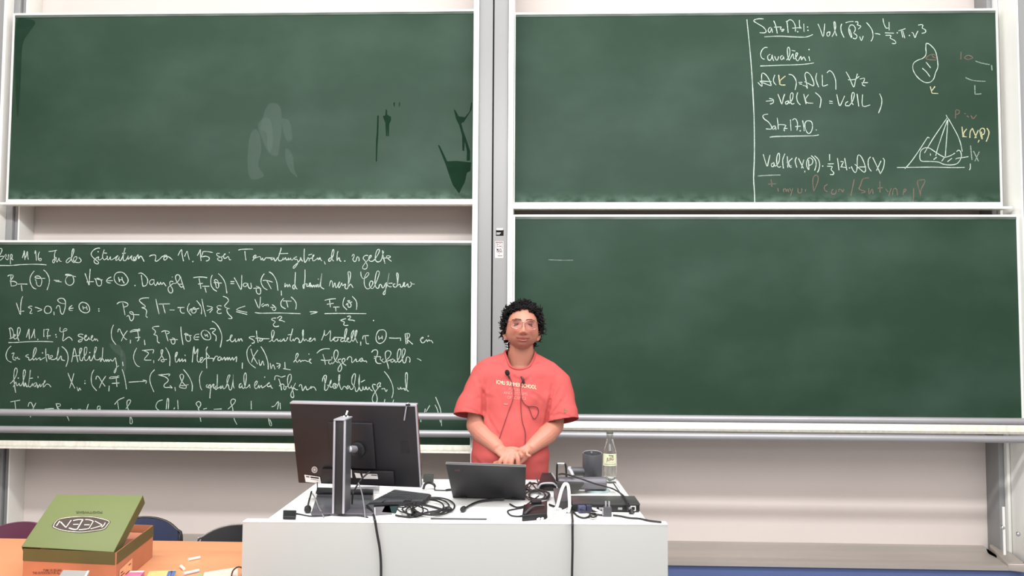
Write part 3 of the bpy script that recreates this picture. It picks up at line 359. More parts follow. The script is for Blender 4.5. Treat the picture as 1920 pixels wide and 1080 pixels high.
('UR','r6','''1327 2744 1349 2670 1358 2698 1368 2739;1392 2693 1376 2682 1378 2668 1390 2670 1392 2691 1399 2669 1422 2698 1425 2744 1416 2746 1408 2716 1410 2675 1421 2663 1433 2668;1458 2746 1444 2707 1448 2656;1472 2730 1475 2661
1503 2718 1480 2695 1487 2665 1498 2663;1528 2725 1519 2702 1529 2661;1539 2718 1557 2679 1568 2656;1571 2709 1556 2656
1577 2642 1576 2631;1599 2647 1588 2670 1589 2697 1598 2716 1611 2720 1625 2706 1620 2683 1604 2674;1600 2707 1601 2647;1616 2734 1638 2711 1645 2679 1635 2642
1636 2733 1658 2711 1666 2679 1660 2647 1651 2631;1684 2670 1692 2668 1686 2667;1726 2743 1726 2702;1714 2683 1750 2684
1710 2669 1741 2667 1734 2649 1749 2630 1745 2618 1727 2618;1773 2718 1781 2644;1791 2697 1809 2695 1797 2672 1808 2660;1790 2665 1826 2660
1816 2718 1828 2644;1844 2658 1845 2653;1855 2667 1866 2642 1879 2630 1889 2655 1892 2720 1901 2738 1917 2724 1934 2683 1940 2646 1931 2632 1907 2651 1876 2681;1902 2664 1943 2664
1971 2726 1957 2706 1958 2664 1974 2637;1984 2722 2006 2673 2029 2621;2033 2701 2005 2641;2044 2717 2053 2705 2048 2664 2032 2628'''),
('UR','dim','''1294 2610 1362 2614 1430 2616;1467 2693 1478 2695 1476 2677 1498 2672;2601 3163 2601 3108;2601 3108 2625 3108 2639 3111
2609 3312 2644 3299 2693 3289;2547 3210 2592 3192 2666 3186;2704 3286 2706 3253;2567 2794 2573 2705
2583 2760 2612 2697;2618 2756 2590 2697'''),
('UR','red','''1373 2589 1377 2544;1355 2560 1404 2562;1413 2535 1416 2514;1445 2532 1448 2511
1448 2526 1460 2532 1462 2514 1474 2529 1477 2511;1483 2535 1492 2517;1503 2535 1488 2487;1533 2535 1535 2508 1553 2508 1556 2535
1579 2529 1579 2514;1628 2514 1650 2565 1656 2600 1644 2615 1627 2600 1623 2565 1628 2517;1711 2559 1693 2544 1693 2523 1710 2514;1745 2529 1733 2514 1739 2499 1759 2502 1762 2526
1777 2514 1780 2529 1794 2523 1800 2511 1809 2529;1871 2588 1849 2487;1958 2597 1923 2591 1908 2552 1899 2529 1936 2514 1913 2505;1957 2535 1959 2499 1977 2529 1982 2499
2024 2576 2023 2508;2009 2534 2041 2537;2058 2529 2072 2511;2090 2534 2075 2487
2098 2493 2104 2528 2122 2528 2127 2490;2159 2493 2168 2528 2179 2522 2165 2508;2223 2534 2221 2463 2207 2443;2250 2582 2285 2585 2290 2570 2266 2522 2265 2487 2257 2522 2247 2564 2253 2582 2273 2582
2312 3331 2327 3345 2345 3354 2363 3354 2376 3343;2312 3329 2334 3322 2376 3320;2348 3351 2366 3332;2355 3336 2380 3330
2541 3331 2560 3347 2578 3345 2592 3331 2563 3322 2541 3333;2524 3370 2522 3322;2484 3010 2481 2959;2484 3012 2505 3008 2502 2989 2488 2985
2533 2989 2543 2989;2549 2976 2561 2967;2574 2978 2586 2957 2607 2980'''),
('UR','yellow','''2336 3157 2345 3115;2364 3157 2345 3131;2345 3115 2382 3113;2519 2908 2524 2845
2547 2895 2528 2870 2530 2849 2546 2847;2582 2899 2567 2878 2564 2840;2582 2895 2603 2840;2615 2887 2593 2838
2619 2827 2611 2811;2636 2832 2628 2861 2625 2887 2638 2899 2652 2891 2649 2865 2632 2857;2633 2878 2638 2832;2666 2899 2678 2878 2673 2848 2660 2817
1426 3234 1432 3173;1467 3227 1434 3199;1434 3199 1436 3173 1466 3171'''),
('UR','figure1','''2316 3421 2314 3388 2316 3366 2309 3344 2291 3329 2270 3322 2245 3307 2235 3289 2235 3263 2247 3234 2267 3208 2292 3188 2316 3180 2341 3186 2359 3208 2369 3241 2382 3270 2384 3299 2378 3351 2367 3384 2349 3406 2332 3421 2316 3423;2314 3307 2340 3272;2290 3270 2314 3248 2335 3217'''),
('UR','figure2','''2127 2660 2214 2661 2337 2662 2460 2659 2529 2660;2174 2653 2214 2698 2270 2778 2308 2837 2316 2845 2324 2839;2563 2684 2562 2655 2556 2644;2294 2780 2273 2765 2265 2736 2266 2710 2278 2698 2321 2697 2374 2693 2403 2680 2440 2675 2477 2680 2498 2697 2511 2727 2507 2756 2495 2765 2483 2756
2294 2780 2323 2778 2355 2756 2396 2729 2420 2723 2453 2735 2474 2748;2426 2981 2434 2964;2434 2966 2383 2892 2340 2828 2292 2748;2434 2951 2407 2879 2372 2778 2359 2731
2436 2951 2430 2879 2422 2794 2416 2729;2436 2964 2466 2908 2493 2853 2508 2807 2517 2756;2365 2723 2346 2708;2412 2723 2393 2697
2455 2716 2428 2695;2328 2746 2328 2733;2477 2710 2486 2716 2519 2720 2553 2726'''),
('LR','mark','''21 2089 91 2086 171 2086'''),
]

# ---------------------------------------------------------------- materials
ALU = mat('aluminium', (140, 141, 141), .5, .05, .03, 3, stretch=(1, 1, .1))
ALUW = mat('white_aluminium', (238, 238, 232), .4, .1, .03, 3)
TRAY = mat('tray_metal', (246, 243, 230), .5, .0, .1, 14, stretch=(3, 1, 1))
WALL = mat('wall_paint', (214, 204, 198), .85, 0, .02, 2, .05, 200)
PANEL = mat('desk_panel', (180, 181, 177), .45, 0, .01, 2)
TOP = mat('desk_top', (244, 243, 239), .35, 0, .01, 3)
BLK = mat('black_plastic', (24, 24, 27), .42, 0, .1, 5, .03, 400)
BLK2 = mat('dark_grey_plastic', (74, 74, 78), .4, 0, .06, 6)
RUB = mat('cable_rubber', (34, 34, 36), .5, 0, .1, 30)
WCAB = mat('white_cable', (232, 232, 228), .45, 0, .04, 20)
STEEL = mat('brushed_steel', (164, 163, 166), .42, .35, .06, 4, stretch=(1, 1, .1))
CHROME = mat('chrome', (215, 215, 218), .15, .95)
SILV = mat('silver_plastic', (176, 175, 182), .4, .3, .04, 5)
WHITE = mat('white_label', (236, 233, 230), .6, 0, .03, 9)
INK = mat('dark_ink', (30, 28, 27), .9, spec=.1)

def board_mat(amount):
    m = bpy.data.materials.new('chalkboard_green'); m.use_nodes = True; nt = m.node_tree; b = nt.nodes['Principled BSDF']
    b.inputs['Roughness'].default_value = .52; b.inputs['Specular IOR Level'].default_value = .22
    tc = nt.nodes.new('ShaderNodeTexCoord')
    def nz(sc, stretch, det=5):
        mp = nt.nodes.new('ShaderNodeMapping'); mp.inputs['Scale'].default_value = stretch; nt.links.new(tc.outputs['Object'], mp.inputs[0])
        n = nt.nodes.new('ShaderNodeTexNoise'); n.inputs['Scale'].default_value = sc; n.inputs['Detail'].default_value = det
        nt.links.new(mp.outputs[0], n.inputs['Vector']); return n
    def mth(op, a, c=None, v=None, clamp=False):
        q = nt.nodes.new('ShaderNodeMath'); q.operation = op; q.use_clamp = clamp
        for i, x in enumerate((a, c)):
            if x is None: continue
            if isinstance(x, (int, float)): q.inputs[i].default_value = x
            else: nt.links.new(x, q.inputs[i])
        return q.outputs[0]
    n1 = nz(1.6, (1, 1, 1.6)); n2 = nz(9, (1.6, 1, 2.2))
    sep = nt.nodes.new('ShaderNodeSeparateXYZ'); nt.links.new(tc.outputs['Object'], sep.inputs[0])
    z = sep.outputs[2]            # the object's origin is at the board's lower edge
    edge = mth('SUBTRACT', 1, mth('DIVIDE', z, .075), clamp=True)
    edge = mth('MULTIPLY', mth('POWER', edge, 1.6), mth('MULTIPLY', mth('SUBTRACT', n2.outputs[0], .36), 3.4, clamp=True), clamp=True)
    haze = mth('MULTIPLY', mth('SUBTRACT', n1.outputs[0], .42), .5, clamp=True)
    dust = mth('ADD', mth('MULTIPLY', edge, amount), haze, clamp=True)
    mx = nt.nodes.new('ShaderNodeMix'); mx.data_type = 'RGBA'
    mx.inputs['A'].default_value = lin((31, 56, 41))+(1,); mx.inputs['B'].default_value = lin((92, 116, 104))+(1,)
    nt.links.new(dust, mx.inputs['Factor']); nt.links.new(mx.outputs['Result'], b.inputs['Base Color'])
    return m
BOARD = board_mat(.75); BOARD2 = board_mat(.12)
def chalk_mat(name, rgb, a):
    m = bpy.data.materials.new(name); m.use_nodes = True; nt = m.node_tree; b = nt.nodes['Principled BSDF']
    b.inputs['Base Color'].default_value = lin(rgb)+(1,); b.inputs['Roughness'].default_value = .95
    n = nt.nodes.new('ShaderNodeTexNoise'); n.inputs['Scale'].default_value = 130
    tc = nt.nodes.new('ShaderNodeTexCoord'); nt.links.new(tc.outputs['Object'], n.inputs['Vector'])
    mr = nt.nodes.new('ShaderNodeMapRange'); mr.inputs['From Min'].default_value = .3; mr.inputs['From Max'].default_value = .6
    mr.inputs['To Min'].default_value = a*.72; mr.inputs['To Max'].default_value = min(1, a*1.15)
    nt.links.new(n.outputs[0], mr.inputs['Value']); nt.links.new(mr.outputs[0], b.inputs['Alpha'])
    return m
CH = {'white': chalk_mat('chalk_white', (200, 216, 204), .74), 'red': chalk_mat('chalk_red', (150, 122, 110), .42),
      'yellow': chalk_mat('chalk_yellow', (212, 208, 164), .7), 'dim': chalk_mat('chalk_faint', (190, 205, 195), .38)}
WET = mat('wiped_board', (21, 43, 30), .9, 0, .1, 20, spec=.05)
SMUDGE = chalk_mat('chalk_smudge', (110, 130, 120), .15)

# ---------------------------------------------------------------- room shell
YW = 5.45
def struct(name, mb, m, **k):
    o = mb.build(name, m, **k); o['kind'] = 'structure'; return o
struct('floor', MB().box(-5.2, 5.2, -4.1, 5.6, -.1, 0), mat('floor_linoleum', (158, 160, 164), .5, 0, .08, 3), smoothshade=False)
struct('ceiling', MB().box(-5.2, 5.2, -4.1, 5.6, 4.5, 4.6), mat('ceiling_paint', (235, 234, 230), .9), smoothshade=False)
struct('wall_front', MB().box(-5.2, 5.2, YW, YW+.15, 0, 4.5), WALL, smoothshade=False)
struct('wall_left', MB().box(-5.2, -5.1, -4.1, YW, 0, 4.5), WALL, smoothshade=False)
struct('wall_right', MB().box(5.1, 5.2, -4.1, YW, 0, 4.5), WALL, smoothshade=False)
struct('wall_back', MB().box(-5.2, 5.2, -4.2, -4.1, 0, 4.5), WALL, smoothshade=False)
# plinth of blue laminate under a metal sill
struct('trim_1', MB().box(-5.0, 5.0, 5.12, YW, 0, .298), mat('blue_laminate', (84, 100, 146), .5, 0, .04, 2), smoothshade=False)
SILL = mat('sill_metal', (176, 168, 160), .38, .35, .08, 5, stretch=(.3, 1, 1))
sl = MB()
def strip(x0, x1, prof):
    n = len(prof); b = len(sl.v)
    for x in (x0, x1): sl.v.extend(Vector((x, y, z)) for y, z in prof)
    for i in range(n-1): sl.f.append((b+i, b+i+1, b+n+i+1, b+n+i))
strip(-3.36, 2.70, [(5.10, .297), (5.10, .318), (5.112, .323), (5.37, .325), (5.385, .332), (5.40, .352), (5.41, .357), (YW, .357)])
sl.f.append(tuple(range(8))); sl.f.append(tuple(range(8, 16)))
o = struct('trim_2', sl, SILL)
for x in (-3.36, 2.70):
    s_ = 1 if x < 0 else -1
    sl2 = MB()
    sl2.add([(x-s_*.05, 5.06, .297), (x+s_*.03, 5.10, .297), (x-s_*.02, 5.40, .297), (x-s_*.1, 5.42, .297),
             (x-s_*.05, 5.06, .345), (x+s_*.03, 5.10, .335), (x-s_*.02, 5.40, .375), (x-s_*.1, 5.42, .375)],
            [(0, 1, 2, 3), (4, 5, 6, 7), (0, 1, 5, 4), (1, 2, 6, 5), (2, 3, 7, 6), (3, 0, 4, 7)])
    c = sl2.build('sill_end', SILL, o, bevel=.004)

# ---------------------------------------------------------------- uprights
def upright(name, label, x, parts):
    t = thing(name, label, 'column', (x, 5.3, 0))
    for nm, x0, x1, y0, y1, m in parts:
        MB().box(x0, x1, y0, y1, .33, 4.45).build(nm, m, t, bevel=.003)
    return t
up = upright('upright_column', 'wide grey double column between the left and right chalkboards', -.31, [
    ('guide_rail', -.432, -.400, 5.03, 5.30, ALUW), ('guide_rail', -.222, -.190, 5.03, 5.30, ALUW),
    ('cover_panel', -.399, -.318, 5.05, 5.30, ALU), ('cover_panel', -.309, -.224, 5.05, 5.30, ALU),
    ('joint', -.318, -.309, 5.09, 5.30, BLK)])
st = Quad((-.291, 5.048, 2.105-.075), (-.256, 5.048, 2.105-.075), (-.256, 5.048, 2.18), (-.291, 5.048, 2.18))
# stickers: small black tag over a printed label
def post_px(x, y): return V(x, y, 5.049)
def px_plate(x0, y0, x1, y1, Y, th, m, nm, parent, **k):
    a, b = V(x0, y1, Y), V(x1, y0, Y)
    return MB().box(a.x, b.x, Y-th, Y, a.z, b.z).build(nm, m, parent, **k)
px_plate(930, 431, 944.2, 442, 5.0495, .001, INK, 'black_sticker', up, label='small black sticker')
px_plate(931, 428, 943, 431.5, 5.0492, .001, WHITE, 'sticker_flap', up)
px_plate(931, 436.3, 939, 437.3, 5.0482, .0005, WHITE, 'sticker_line', up)
px_plate(931, 438.7, 937, 439.5, 5.0482, .0005, WHITE, 'sticker_line', up)
lb = px_plate(928.3, 452.5, 943.7, 483.5, 5.0495, .001, WHITE, 'printed_sticker', up, label='white printed inspection sticker')
BRN = mat('brown_ink', (120, 88, 84), .7)
for (a, b, c, d) in ((929.3, 453.2, 942.6, 455), (929.3, 453.2, 930.6, 466), (941.4, 453.2, 942.6, 466), (931, 471.5, 942, 473), (933, 479, 942.5, 480.5), (935, 475, 937, 476.3), (932, 462, 941, 463)):
    px_plate(a, b, c, d, 5.0482, .0005, BRN, 'sticker_print', up)
text_on('FO', 1, lambda x, y: V(936.2+x*7, 459.2-y*9, 5.0482), 'sticker_text', BRN, up, .02)
text_on('MAN', 1, lambda x, y: V(936.2+x*4.6, 468.6-y*9, 5.0482), 'sticker_text', INK, up, .02)
upright('side_column', 'grey metal column left of the chalkboards at the picture edge', -3.5, [
    ('cover_panel', -3.75, -3.462, 5.26, YW, ALU), ('guide_rail', -3.462, -3.442, 5.22, YW, ALUW),
    ('guide_rail', -3.442, -3.398, 5.29, YW, ALU), ('guide_rail', -3.395, -3.362, 5.31, YW, ALU), ('guide_edge', -3.362, -3.352, 5.29, YW, ALUW)])
sc_ = upright('side_column', 'grey metal column right of the chalkboards with two bright bolts', 2.87, [
    ('cover_panel', 2.802, 2.86, 5.10, YW, ALU), ('guide_rail', 2.79, 2.80, 5.07, YW, ALUW), ('guide_rail', 2.86, 2.873, 5.05, YW, ALUW),
    ('cover_panel', 2.875, 3.05, 5.08, YW, ALU), ('guide_rail', 2.735, 2.765, 5.30, YW, ALU), ('guide_rail', 2.77, 2.788, 5.27, YW, ALUW)])
for q in ((1877, 988), (1906, 1000)):
    p = V(q[0], q[1], 5.1); MB().lathe([(.0135, 0), (.0135, .006), (.009, .012), (.003, .014)], (p.x, 5.085, p.z), 12, (0, -1, 0)).build('bolt', CHROME, sc_)
px_plate(1881, 950, 1883, 1040, 5.08, .006, ALUW, 'cover_edge', sc_)

# ---------------------------------------------------------------- chalkboards
def chalkboard(label, x0, x1, z0, z1, Y, tray_drop=.035):
    t = thing('chalkboard', label, 'chalkboard', ((x0+x1)/2, Y, z0))
    s_ = MB().box(x0, x1, Y, Y+.035, z0, z1).build('writing_surface', BOARD if z0 > 2 else BOARD2, t, smoothshade=False)
    # its texture starts at the lower edge
    MB().box(x0-.012, x0, Y-.006, Y+.04, z0-.02, z1+.012).build('side_frame', ALUW, t, bevel=.002)
    MB().box(x1, x1+.012, Y-.006, Y+.04, z0-.02, z1+.012).build('side_frame', ALUW, t, bevel=.002)
    MB().box(x0-.012, x1+.012, Y-.008, Y+.04, z1, z1+.014).build('top_frame', ALUW, t, bevel=.003)
    MB().box(x0, x1, Y-.004, Y, z1-.014, z1).build('top_strip', mat('grey_strip', (74, 88, 80), .6, .0, .5, 9, stretch=(.4, 1, 1)), t)
    tr = MB(); zt = z0-tray_drop
    tr.box(x0-.008, x1+.008, Y-.012, Y+.03, zt, z0)          # back lip
    tr.box(x0-.02, x1+.02, Y-.065, Y+.03, zt-.004, zt+.002)        # floor of the tray
    tr.box(x0-.03, x1+.03, Y-.07, Y-.062, zt-.008, zt+.006)        # front lip
    tr.build('chalk_tray', TRAY, t, bevel=.0015)
    return t
UL = chalkboard('upper left chalkboard, wiped, with dark wet streaks near its right edge', -3.372, -.447, 2.468, 3.647, 5.20, .034)
UR = chalkboard('upper right chalkboard with formulas, a pyramid sketch and a chalk line', -.186, 2.735, 2.447, 3.622, 5.20, .04)
LL = chalkboard('lower left chalkboard covered with seven lines of handwriting', -3.425, -.442, .978, 2.188, 5.12, .032)
LR = chalkboard('lower right chalkboard, empty dark green, behind the lecturer', -.180, 2.781, 1.145, 2.347, 5.12, .056)
BD = {'UL': UL, 'UR': UR, 'LL': LL, 'LR': LR}
for b, nm, src in CHALK:
    mb = MB(); Y = BD[b].location.y-.0012
    kind = nm if nm in CH else ('dim' if nm == 'mark' else 'white')
    wd = {'white': .0060, 'red': .0068, 'yellow': .007, 'dim': .0075}[kind]
    if b == 'LL': wd = .0058
    if nm == 'line': wd = .0066
    if nm == 'mark': wd = .0038
    for st_ in src.replace('\n', ';').split(';'):
        q = list(map(int, st_.split()))
        if len(q) < 4: continue
        mb.ribbon([(q[i]/1000, Y, q[i+1]/1000) for i in range(0, len(q), 2)], wd, (0, -1, 0), 3)
    o = mb.build({'line': 'chalk_line', 'figure1': 'chalk_drawing', 'figure2': 'chalk_drawing', 'mark': 'chalk_mark'}.get(nm, 'chalk_writing'), CH[kind], BD[b], smoothshade=False, kind='stuff')
    if kind in ('red', 'yellow'): o['label'] = kind+(' chalk, half wiped' if kind == 'red' else ' chalk letters')
def patch(bd, pts, m, nm='wipe_mark', closed=True, off=.0008):
    Y = BD[bd].location.y-off
    P = [V(x, y, Y) for x, y in pts]
    return MB().add(P, [tuple(range(len(P)))]).build(nm, m, BD[bd], smoothshade=False)
k_ = 220/1131
def zz(l): return [(680+x*k_, 180+y*k_) for x, y in l]
for l in ([(140, 188), (156, 188), (150, 380), (142, 500), (137, 632), (126, 630), (128, 440), (136, 340)],
          [(222, 130), (234, 130), (236, 180), (272, 200), (274, 230), (256, 270), (252, 388), (242, 386), (240, 300), (236, 388), (226, 386), (218, 260), (195, 195), (218, 185)],
          [(296, 62), (310, 62), (308, 100), (300, 100)], [(350, 62), (360, 62), (358, 100), (350, 100)],
          [(724, 470), (742, 478), (775, 545), (815, 630), (900, 625), (1045, 640), (1040, 720), (1005, 740), (985, 830), (950, 895), (930, 940), (900, 900), (870, 860), (840, 780), (800, 660), (760, 560)],
          [(878, 130), (892, 135), (925, 195), (985, 205), (1030, 150), (1048, 60), (1056, 62), (1050, 130), (1010, 195), (975, 250), (950, 262), (968, 330), (1010, 450), (1035, 530), (1035, 620), (1003, 625), (1005, 530), (985, 440), (978, 530), (962, 525), (958, 380), (930, 280), (900, 220)]):
    patch('UL', zz(l), WET)
def sm2(l, n=5): return [(p.x, p.y) for p in smooth([(x, y, 0) for x, y in l], n, True)]
for i, l in enumerate(([(503, 196), (525, 200), (528, 240), (523, 280), (520, 292), (503, 285), (500, 250), (488, 240)], [(484, 232), (505, 222), (512, 262), (505, 285), (492, 262)],
          [(470, 250), (484, 245), (490, 280), (484, 310), (495, 330), (470, 335), (464, 300)], [(536, 278), (548, 290), (552, 318), (558, 332), (545, 322), (536, 300)], [(528, 225), (543, 228), (548, 260), (536, 262)])):
    patch('UL', sm2(l), SMUDGE, 'chalk_smudge', off=.0006+.0002*i)
for i, l in enumerate(([(226, 658), (234, 662), (236, 690), (231, 700), (227, 690)], [(205, 645), (225, 648), (230, 668), (215, 660)])):
    patch('LL', sm2(l), SMUDGE, 'chalk_smudge', off=.0006+.0002*i)
patch('UL', sm2([(30, 45), (52, 36), (66, 42), (55, 60), (42, 85), (38, 160), (33, 220), (29, 160)]), mat('damp_board', (28, 51, 38), .9, 0, .1, 20, spec=.1), off=.0008)

# two horizontal guard tubes in front of the lower boards
for zc, l in ((1.1605, 'upper of the two long grey tubes crossing the lower boards'), (1.0605, 'lower of the two long grey tubes crossing the lower boards')):
    t = thing('guard_rail', l, 'rail', (0, 4.98, zc))
    MB().tube([(-4.9, 4.98, zc), (4.9, 4.98, zc)], .0205, 18).build('tube', STEEL, t)
    for x in (-3.58, 3.0):
        MB().box(x-.015, x+.015, 4.99, 5.1, zc-.015, zc+.015).build('bracket', ALU, t, bevel=.002)
# ---------------------------------------------------------------- lectern desk
DZ = .98
DA = .034
DC = Vector((-.31, 3.02, 0))
def D(u, v, z):        # desk frame: u along its width, v away from the room, from the middle of the front panel
    return DC + Vector((u*math.cos(DA)-v*math.sin(DA), u*math.sin(DA)+v*math.cos(DA), z))
def dbox(mb, u0, u1, v0, v1, z0, z1):
    return mb.hexa([D(u0, v0, z0), D(u1, v0, z0), D(u1, v1, z0), D(u0, v1, z0), D(u0, v0, z1), D(u1, v0, z1), D(u1, v1, z1), D(u0, v1, z1)])
desk = thing('lectern_desk', 'white lectern desk with a wide grey-white front panel, crowded with cables', 'desk', DC)
dbox(MB(), -.74, .74, -.018, 0, .02, .976).build('front_panel', PANEL, desk, bevel=.001)
dbox(MB(), -.74, .74, -.019, .03, .976, DZ).build('front_ledge', TOP, desk, bevel=.001)
dbox(MB(), -.665, .675, .03, .88, DZ-.028, DZ).build('desktop', TOP, desk, bevel=.002)
for u in (-.66, .65): dbox(MB(), u, u+.02, .04, .85, 0, DZ-.028).build('side_panel', PANEL, desk, bevel=.001)
dbox(MB(), -.64, .65, .55, .565, .1, DZ-.028).build('modesty_panel', PANEL, desk)
tr = MB()
for (a, b) in (((.645, .40), (.645, .83)), ((.645, .83), (.62, .853)), ((.62, .853), (.52, .853))):
    tr.tube([D(a[0], a[1], DZ), D(b[0], b[1], DZ)], .0035, 6)
tr.build('rubber_edging', BLK2, desk)
rim = MB()
rim.tube([D(.515, .872, DZ+.004), D(.635, .872, DZ+.004), D(.662, .845, DZ+.004), D(.664, .38, DZ+.004)], .006, 8)
rim.build('raised_rim', TOP, desk)
# ---------------------------------------------------------------- front table on the left
TZ = .75
ORG = mat('orange_laminate', (222, 152, 108), .42, 0, .02, 3)
tb = thing('table', 'orange laminate table at the lower left with a green shoe box on it', 'table', (-2.4, 2.75, 0))
MB().box(-3.9, -1.075, 1.95, 3.635, TZ-.028, TZ).build('tabletop', ORG, tb, bevel=.003)
for x in (-3.8, -1.15):
    for y in (2.05, 3.54): MB().tube([(x, y, 0), (x, y, TZ-.028)], .02, 12).build('leg', SILV, tb)
for y in (2.05, 3.54): MB().box(-3.8, -1.15, y-.012, y+.012, TZ-.08, TZ-.03).build('apron', SILV, tb)
MB().box(-3.9, -1.075, 3.6, 3.61, .35, TZ-.03).build('modesty_panel', PANEL, tb)

# ---------------------------------------------------------------- chairs behind the table
def chair(px, top_px, Y, m, rim_m, label, wd=.44):
    c = V(px, top_px, Y); h = c.z
    t = thing('chair', label, 'chair', (c.x, Y, 0), 'chairs behind the orange table')
    mb = MB(); N, Mv = 16, 8
    def sh(u, v, d):       # u -1..1, v 0 bottom..1 top
        wv = wd/2*(1-.10*v); top = h-.055*abs(u)**3.2-.02*abs(u)**1.5 - (.12 if abs(u) > .985 else 0)
        z = .50+(top-.50)*v
        return (c.x+u*wv, Y-.055*(1-u*u)*-1-.02+d-.05*(1-v), z)
    for d in (0, .014):
        for j in range(Mv+1):
            for i in range(N+1): mb.v.append(Vector(sh(i/N*2-1, j/Mv, d)))
    A = (N+1)*(Mv+1)
    for j in range(Mv):
        for i in range(N):
            a = j*(N+1)+i; mb.f.append((a, a+1, a+N+2, a+N+1)); mb.f.append((A+a, A+a+N+1, A+a+N+2, A+a+1))
    ring = [i for i in range(N+1)]+[j*(N+1)+N for j in range(1, Mv+1)]+[Mv*(N+1)+i for i in range(N-1, -1, -1)]+[j*(N+1) for j in range(Mv-1, 0, -1)]
    for k in range(len(ring)):
        a, b = ring[k], ring[(k+1) % len(ring)]; mb.f.append((b, a, a+A, b+A))
    mb.build('backrest', m, t)
    pr = [Vector(sh(-1, v, .007)) for v in (.0, .5, .8)]+[Vector(sh(u, 1, .007)) for u in (-.97, -.85, -.6, -.3, 0, .3, .6, .85, .97)]+[Vector(sh(1, v, .007)) for v in (.8, .5, 0)]
    MB().tube(pr, .007, 8, 3).build('rim', rim_m, t)
    MB().box(c.x-wd/2+.01, c.x+wd/2-.01, Y-.30, Y+.08, .44, .468).build('seat', m, t, bevel=.012, seg=3)
    for sx in (-1, 1):
        MB().tube([(c.x+sx*.2, Y-.30, 0), (c.x+sx*.18, Y-.25, .43)], .011, 8).build('leg', CHROME, t)
        MB().tube([(c.x+sx*.21, Y+.18, 0), (c.x+sx*.19, Y+.06, .44), (c.x+sx*.19, Y-.03, .62)], .011, 8, 4).build('leg', CHROME, t)
    return t
PUR = mat('plum_plastic', (92, 44, 66), .4, 0, .05, 4); NAV = mat('navy_plastic', (46, 54, 80), .4, 0, .05, 4)
chair(38, 984, 4.0, PUR, PUR, 'plum coloured chair at the picture edge, left of the shoe box')
chair(267, 974, 4.0, NAV, BLK, 'dark blue chair behind the shoe box')
chair(448, 988, 3.98, BLK, CHROME, 'black chair with a chrome rim next to the lectern desk')

# ---------------------------------------------------------------- shoe box
KRAFT = mat('orange_cardboard', (190, 122, 88), .8, 0, .05, 12)
GRN = mat('green_cardboard', (104, 115, 66), .6, 0, .03, 6); DGRN = mat('dark_green_cardboard', (92, 86, 46), .7, 0, .06, 10)
h = .875
fl, fr, brr = Z(46, 1028, h), Z(208, 1040, h), Z(286, 985, h)
fr.y = (fr.y+fl.y)/2; bl_ = fl+(brr-fr)
def dn(p, z): q = Vector(p); q.z = z; return q
sb = thing('shoe_box', 'open green and orange shoe box with its lid flipped towards us', 'box', dn((fl+brr)/2, TZ))
def wall(a, b, z0, z1, m, nm, parent=None, th=.003, out=0):
    n = Vector((b.y-a.y, a.x-b.x, 0)).normalized()*th; o_ = n.normalized()*out
    return MB().hexa([dn(a+o_, z0), dn(b+o_, z0), dn(b+o_+n, z0), dn(a+o_+n, z0), dn(a+o_, z1), dn(b+o_, z1), dn(b+o_+n, z1), dn(a+o_+n, z1)]).build(nm, m, parent or sb, smoothshade=False)
crn = [fl, fr, brr, bl_]
for i in range(4):
    a, b = crn[i], crn[(i+1) % 4]
    wall(a, b, TZ+.001, h-.001, KRAFT, 'side', th=.003)
    wall(a, b, h-.042, h, DGRN, 'band', th=.0015, out=.003)
MB().hexa([dn(p, TZ+.001) for p in crn]+[dn(p, TZ+.005) for p in crn]).build('bottom', KRAFT, sb, smoothshade=False)
MB().hexa([dn(p*1+Vector((0, 0, 0)), h-.03) for p in [fl.lerp(brr, .04), fr.lerp(bl_, .04), brr.lerp(fl, .04), bl_.lerp(fr, .04)]]+[dn(p, h-.027) for p in [fl.lerp(brr, .04), fr.lerp(bl_, .04), brr.lerp(fl, .04), bl_.lerp(fr, .04)]]).build('wrapping_paper', mat('brown_paper', (176, 112, 86), .85, 0, .1, 9, .3, 30), sb, smoothshade=False)
# lid, leaning from the front edge up and back
Yf, Yb2 = fl.y-.006, fl.y+.21
lid_q = plane_quad(V(40, 1024.5, Yf), V(213, 1035, Yf), V(106, 927, Yb2), (268, 928.5))
lid = lid_q.slab(MB(), 0, 1, 0, 1, -.004, 0).build('lid', GRN, sb, bevel=.001)
lid_q.slab(MB(), .992, 1.0, 0, 1, -.04, -.004).build('lid_flange', DGRN, lid)
lid_q.slab(MB(), 0, .008, 0, 1, -.04, -.004).build('lid_flange', DGRN, lid)
lid_q.slab(MB(), .008, .992, .985, 1, -.04, -.004).build('lid_flange', DGRN, lid)
def lq(px, py, d=.0008):       # a point of the lid seen at a pixel
    n = lid_q.n; p0 = lid_q.c[0]; r = ray(px, py); return CAM+r*((p0-CAM).dot(n)/r.dot(n))+n*d
LOGO = mat('logo_brown', (60, 46, 40), .6); CREAM = mat('logo_cream', (240, 226, 200), .6)
def zl(l): return [(90+x*130/1755, 930+y*130/1755) for x, y in l]
oval = zl([(p.x, p.y) for p in smooth([(x, y, 0) for x, y in [(110, 790), (150, 680), (270, 580), (560, 530), (880, 508), (1200, 525), (1565, 630), (1540, 720), (1430, 850), (1150, 910), (850, 940), (550, 920), (300, 870)]], 4, True)])
MB().add([lq(x, y) for x, y in oval], [tuple(range(len(oval)))]).build('logo_field', LOGO, lid, smoothshade=False)
lm = MB()
def lst(l, wd=.0042):
    lm.ribbon([lq(x, y, .0016) for x, y in zl(l)], wd, lid_q.n, 4)
lst([(135, 785), (190, 670), (300, 590), (560, 545), (880, 528), (1200, 548), (1535, 640), (1500, 740), (1400, 840), (1150, 885), (850, 920), (550, 902), (280, 850), (135, 785)], .0026)
lm.build('logo_outline', CREAM, lid, smoothshade=False)
lm = MB()
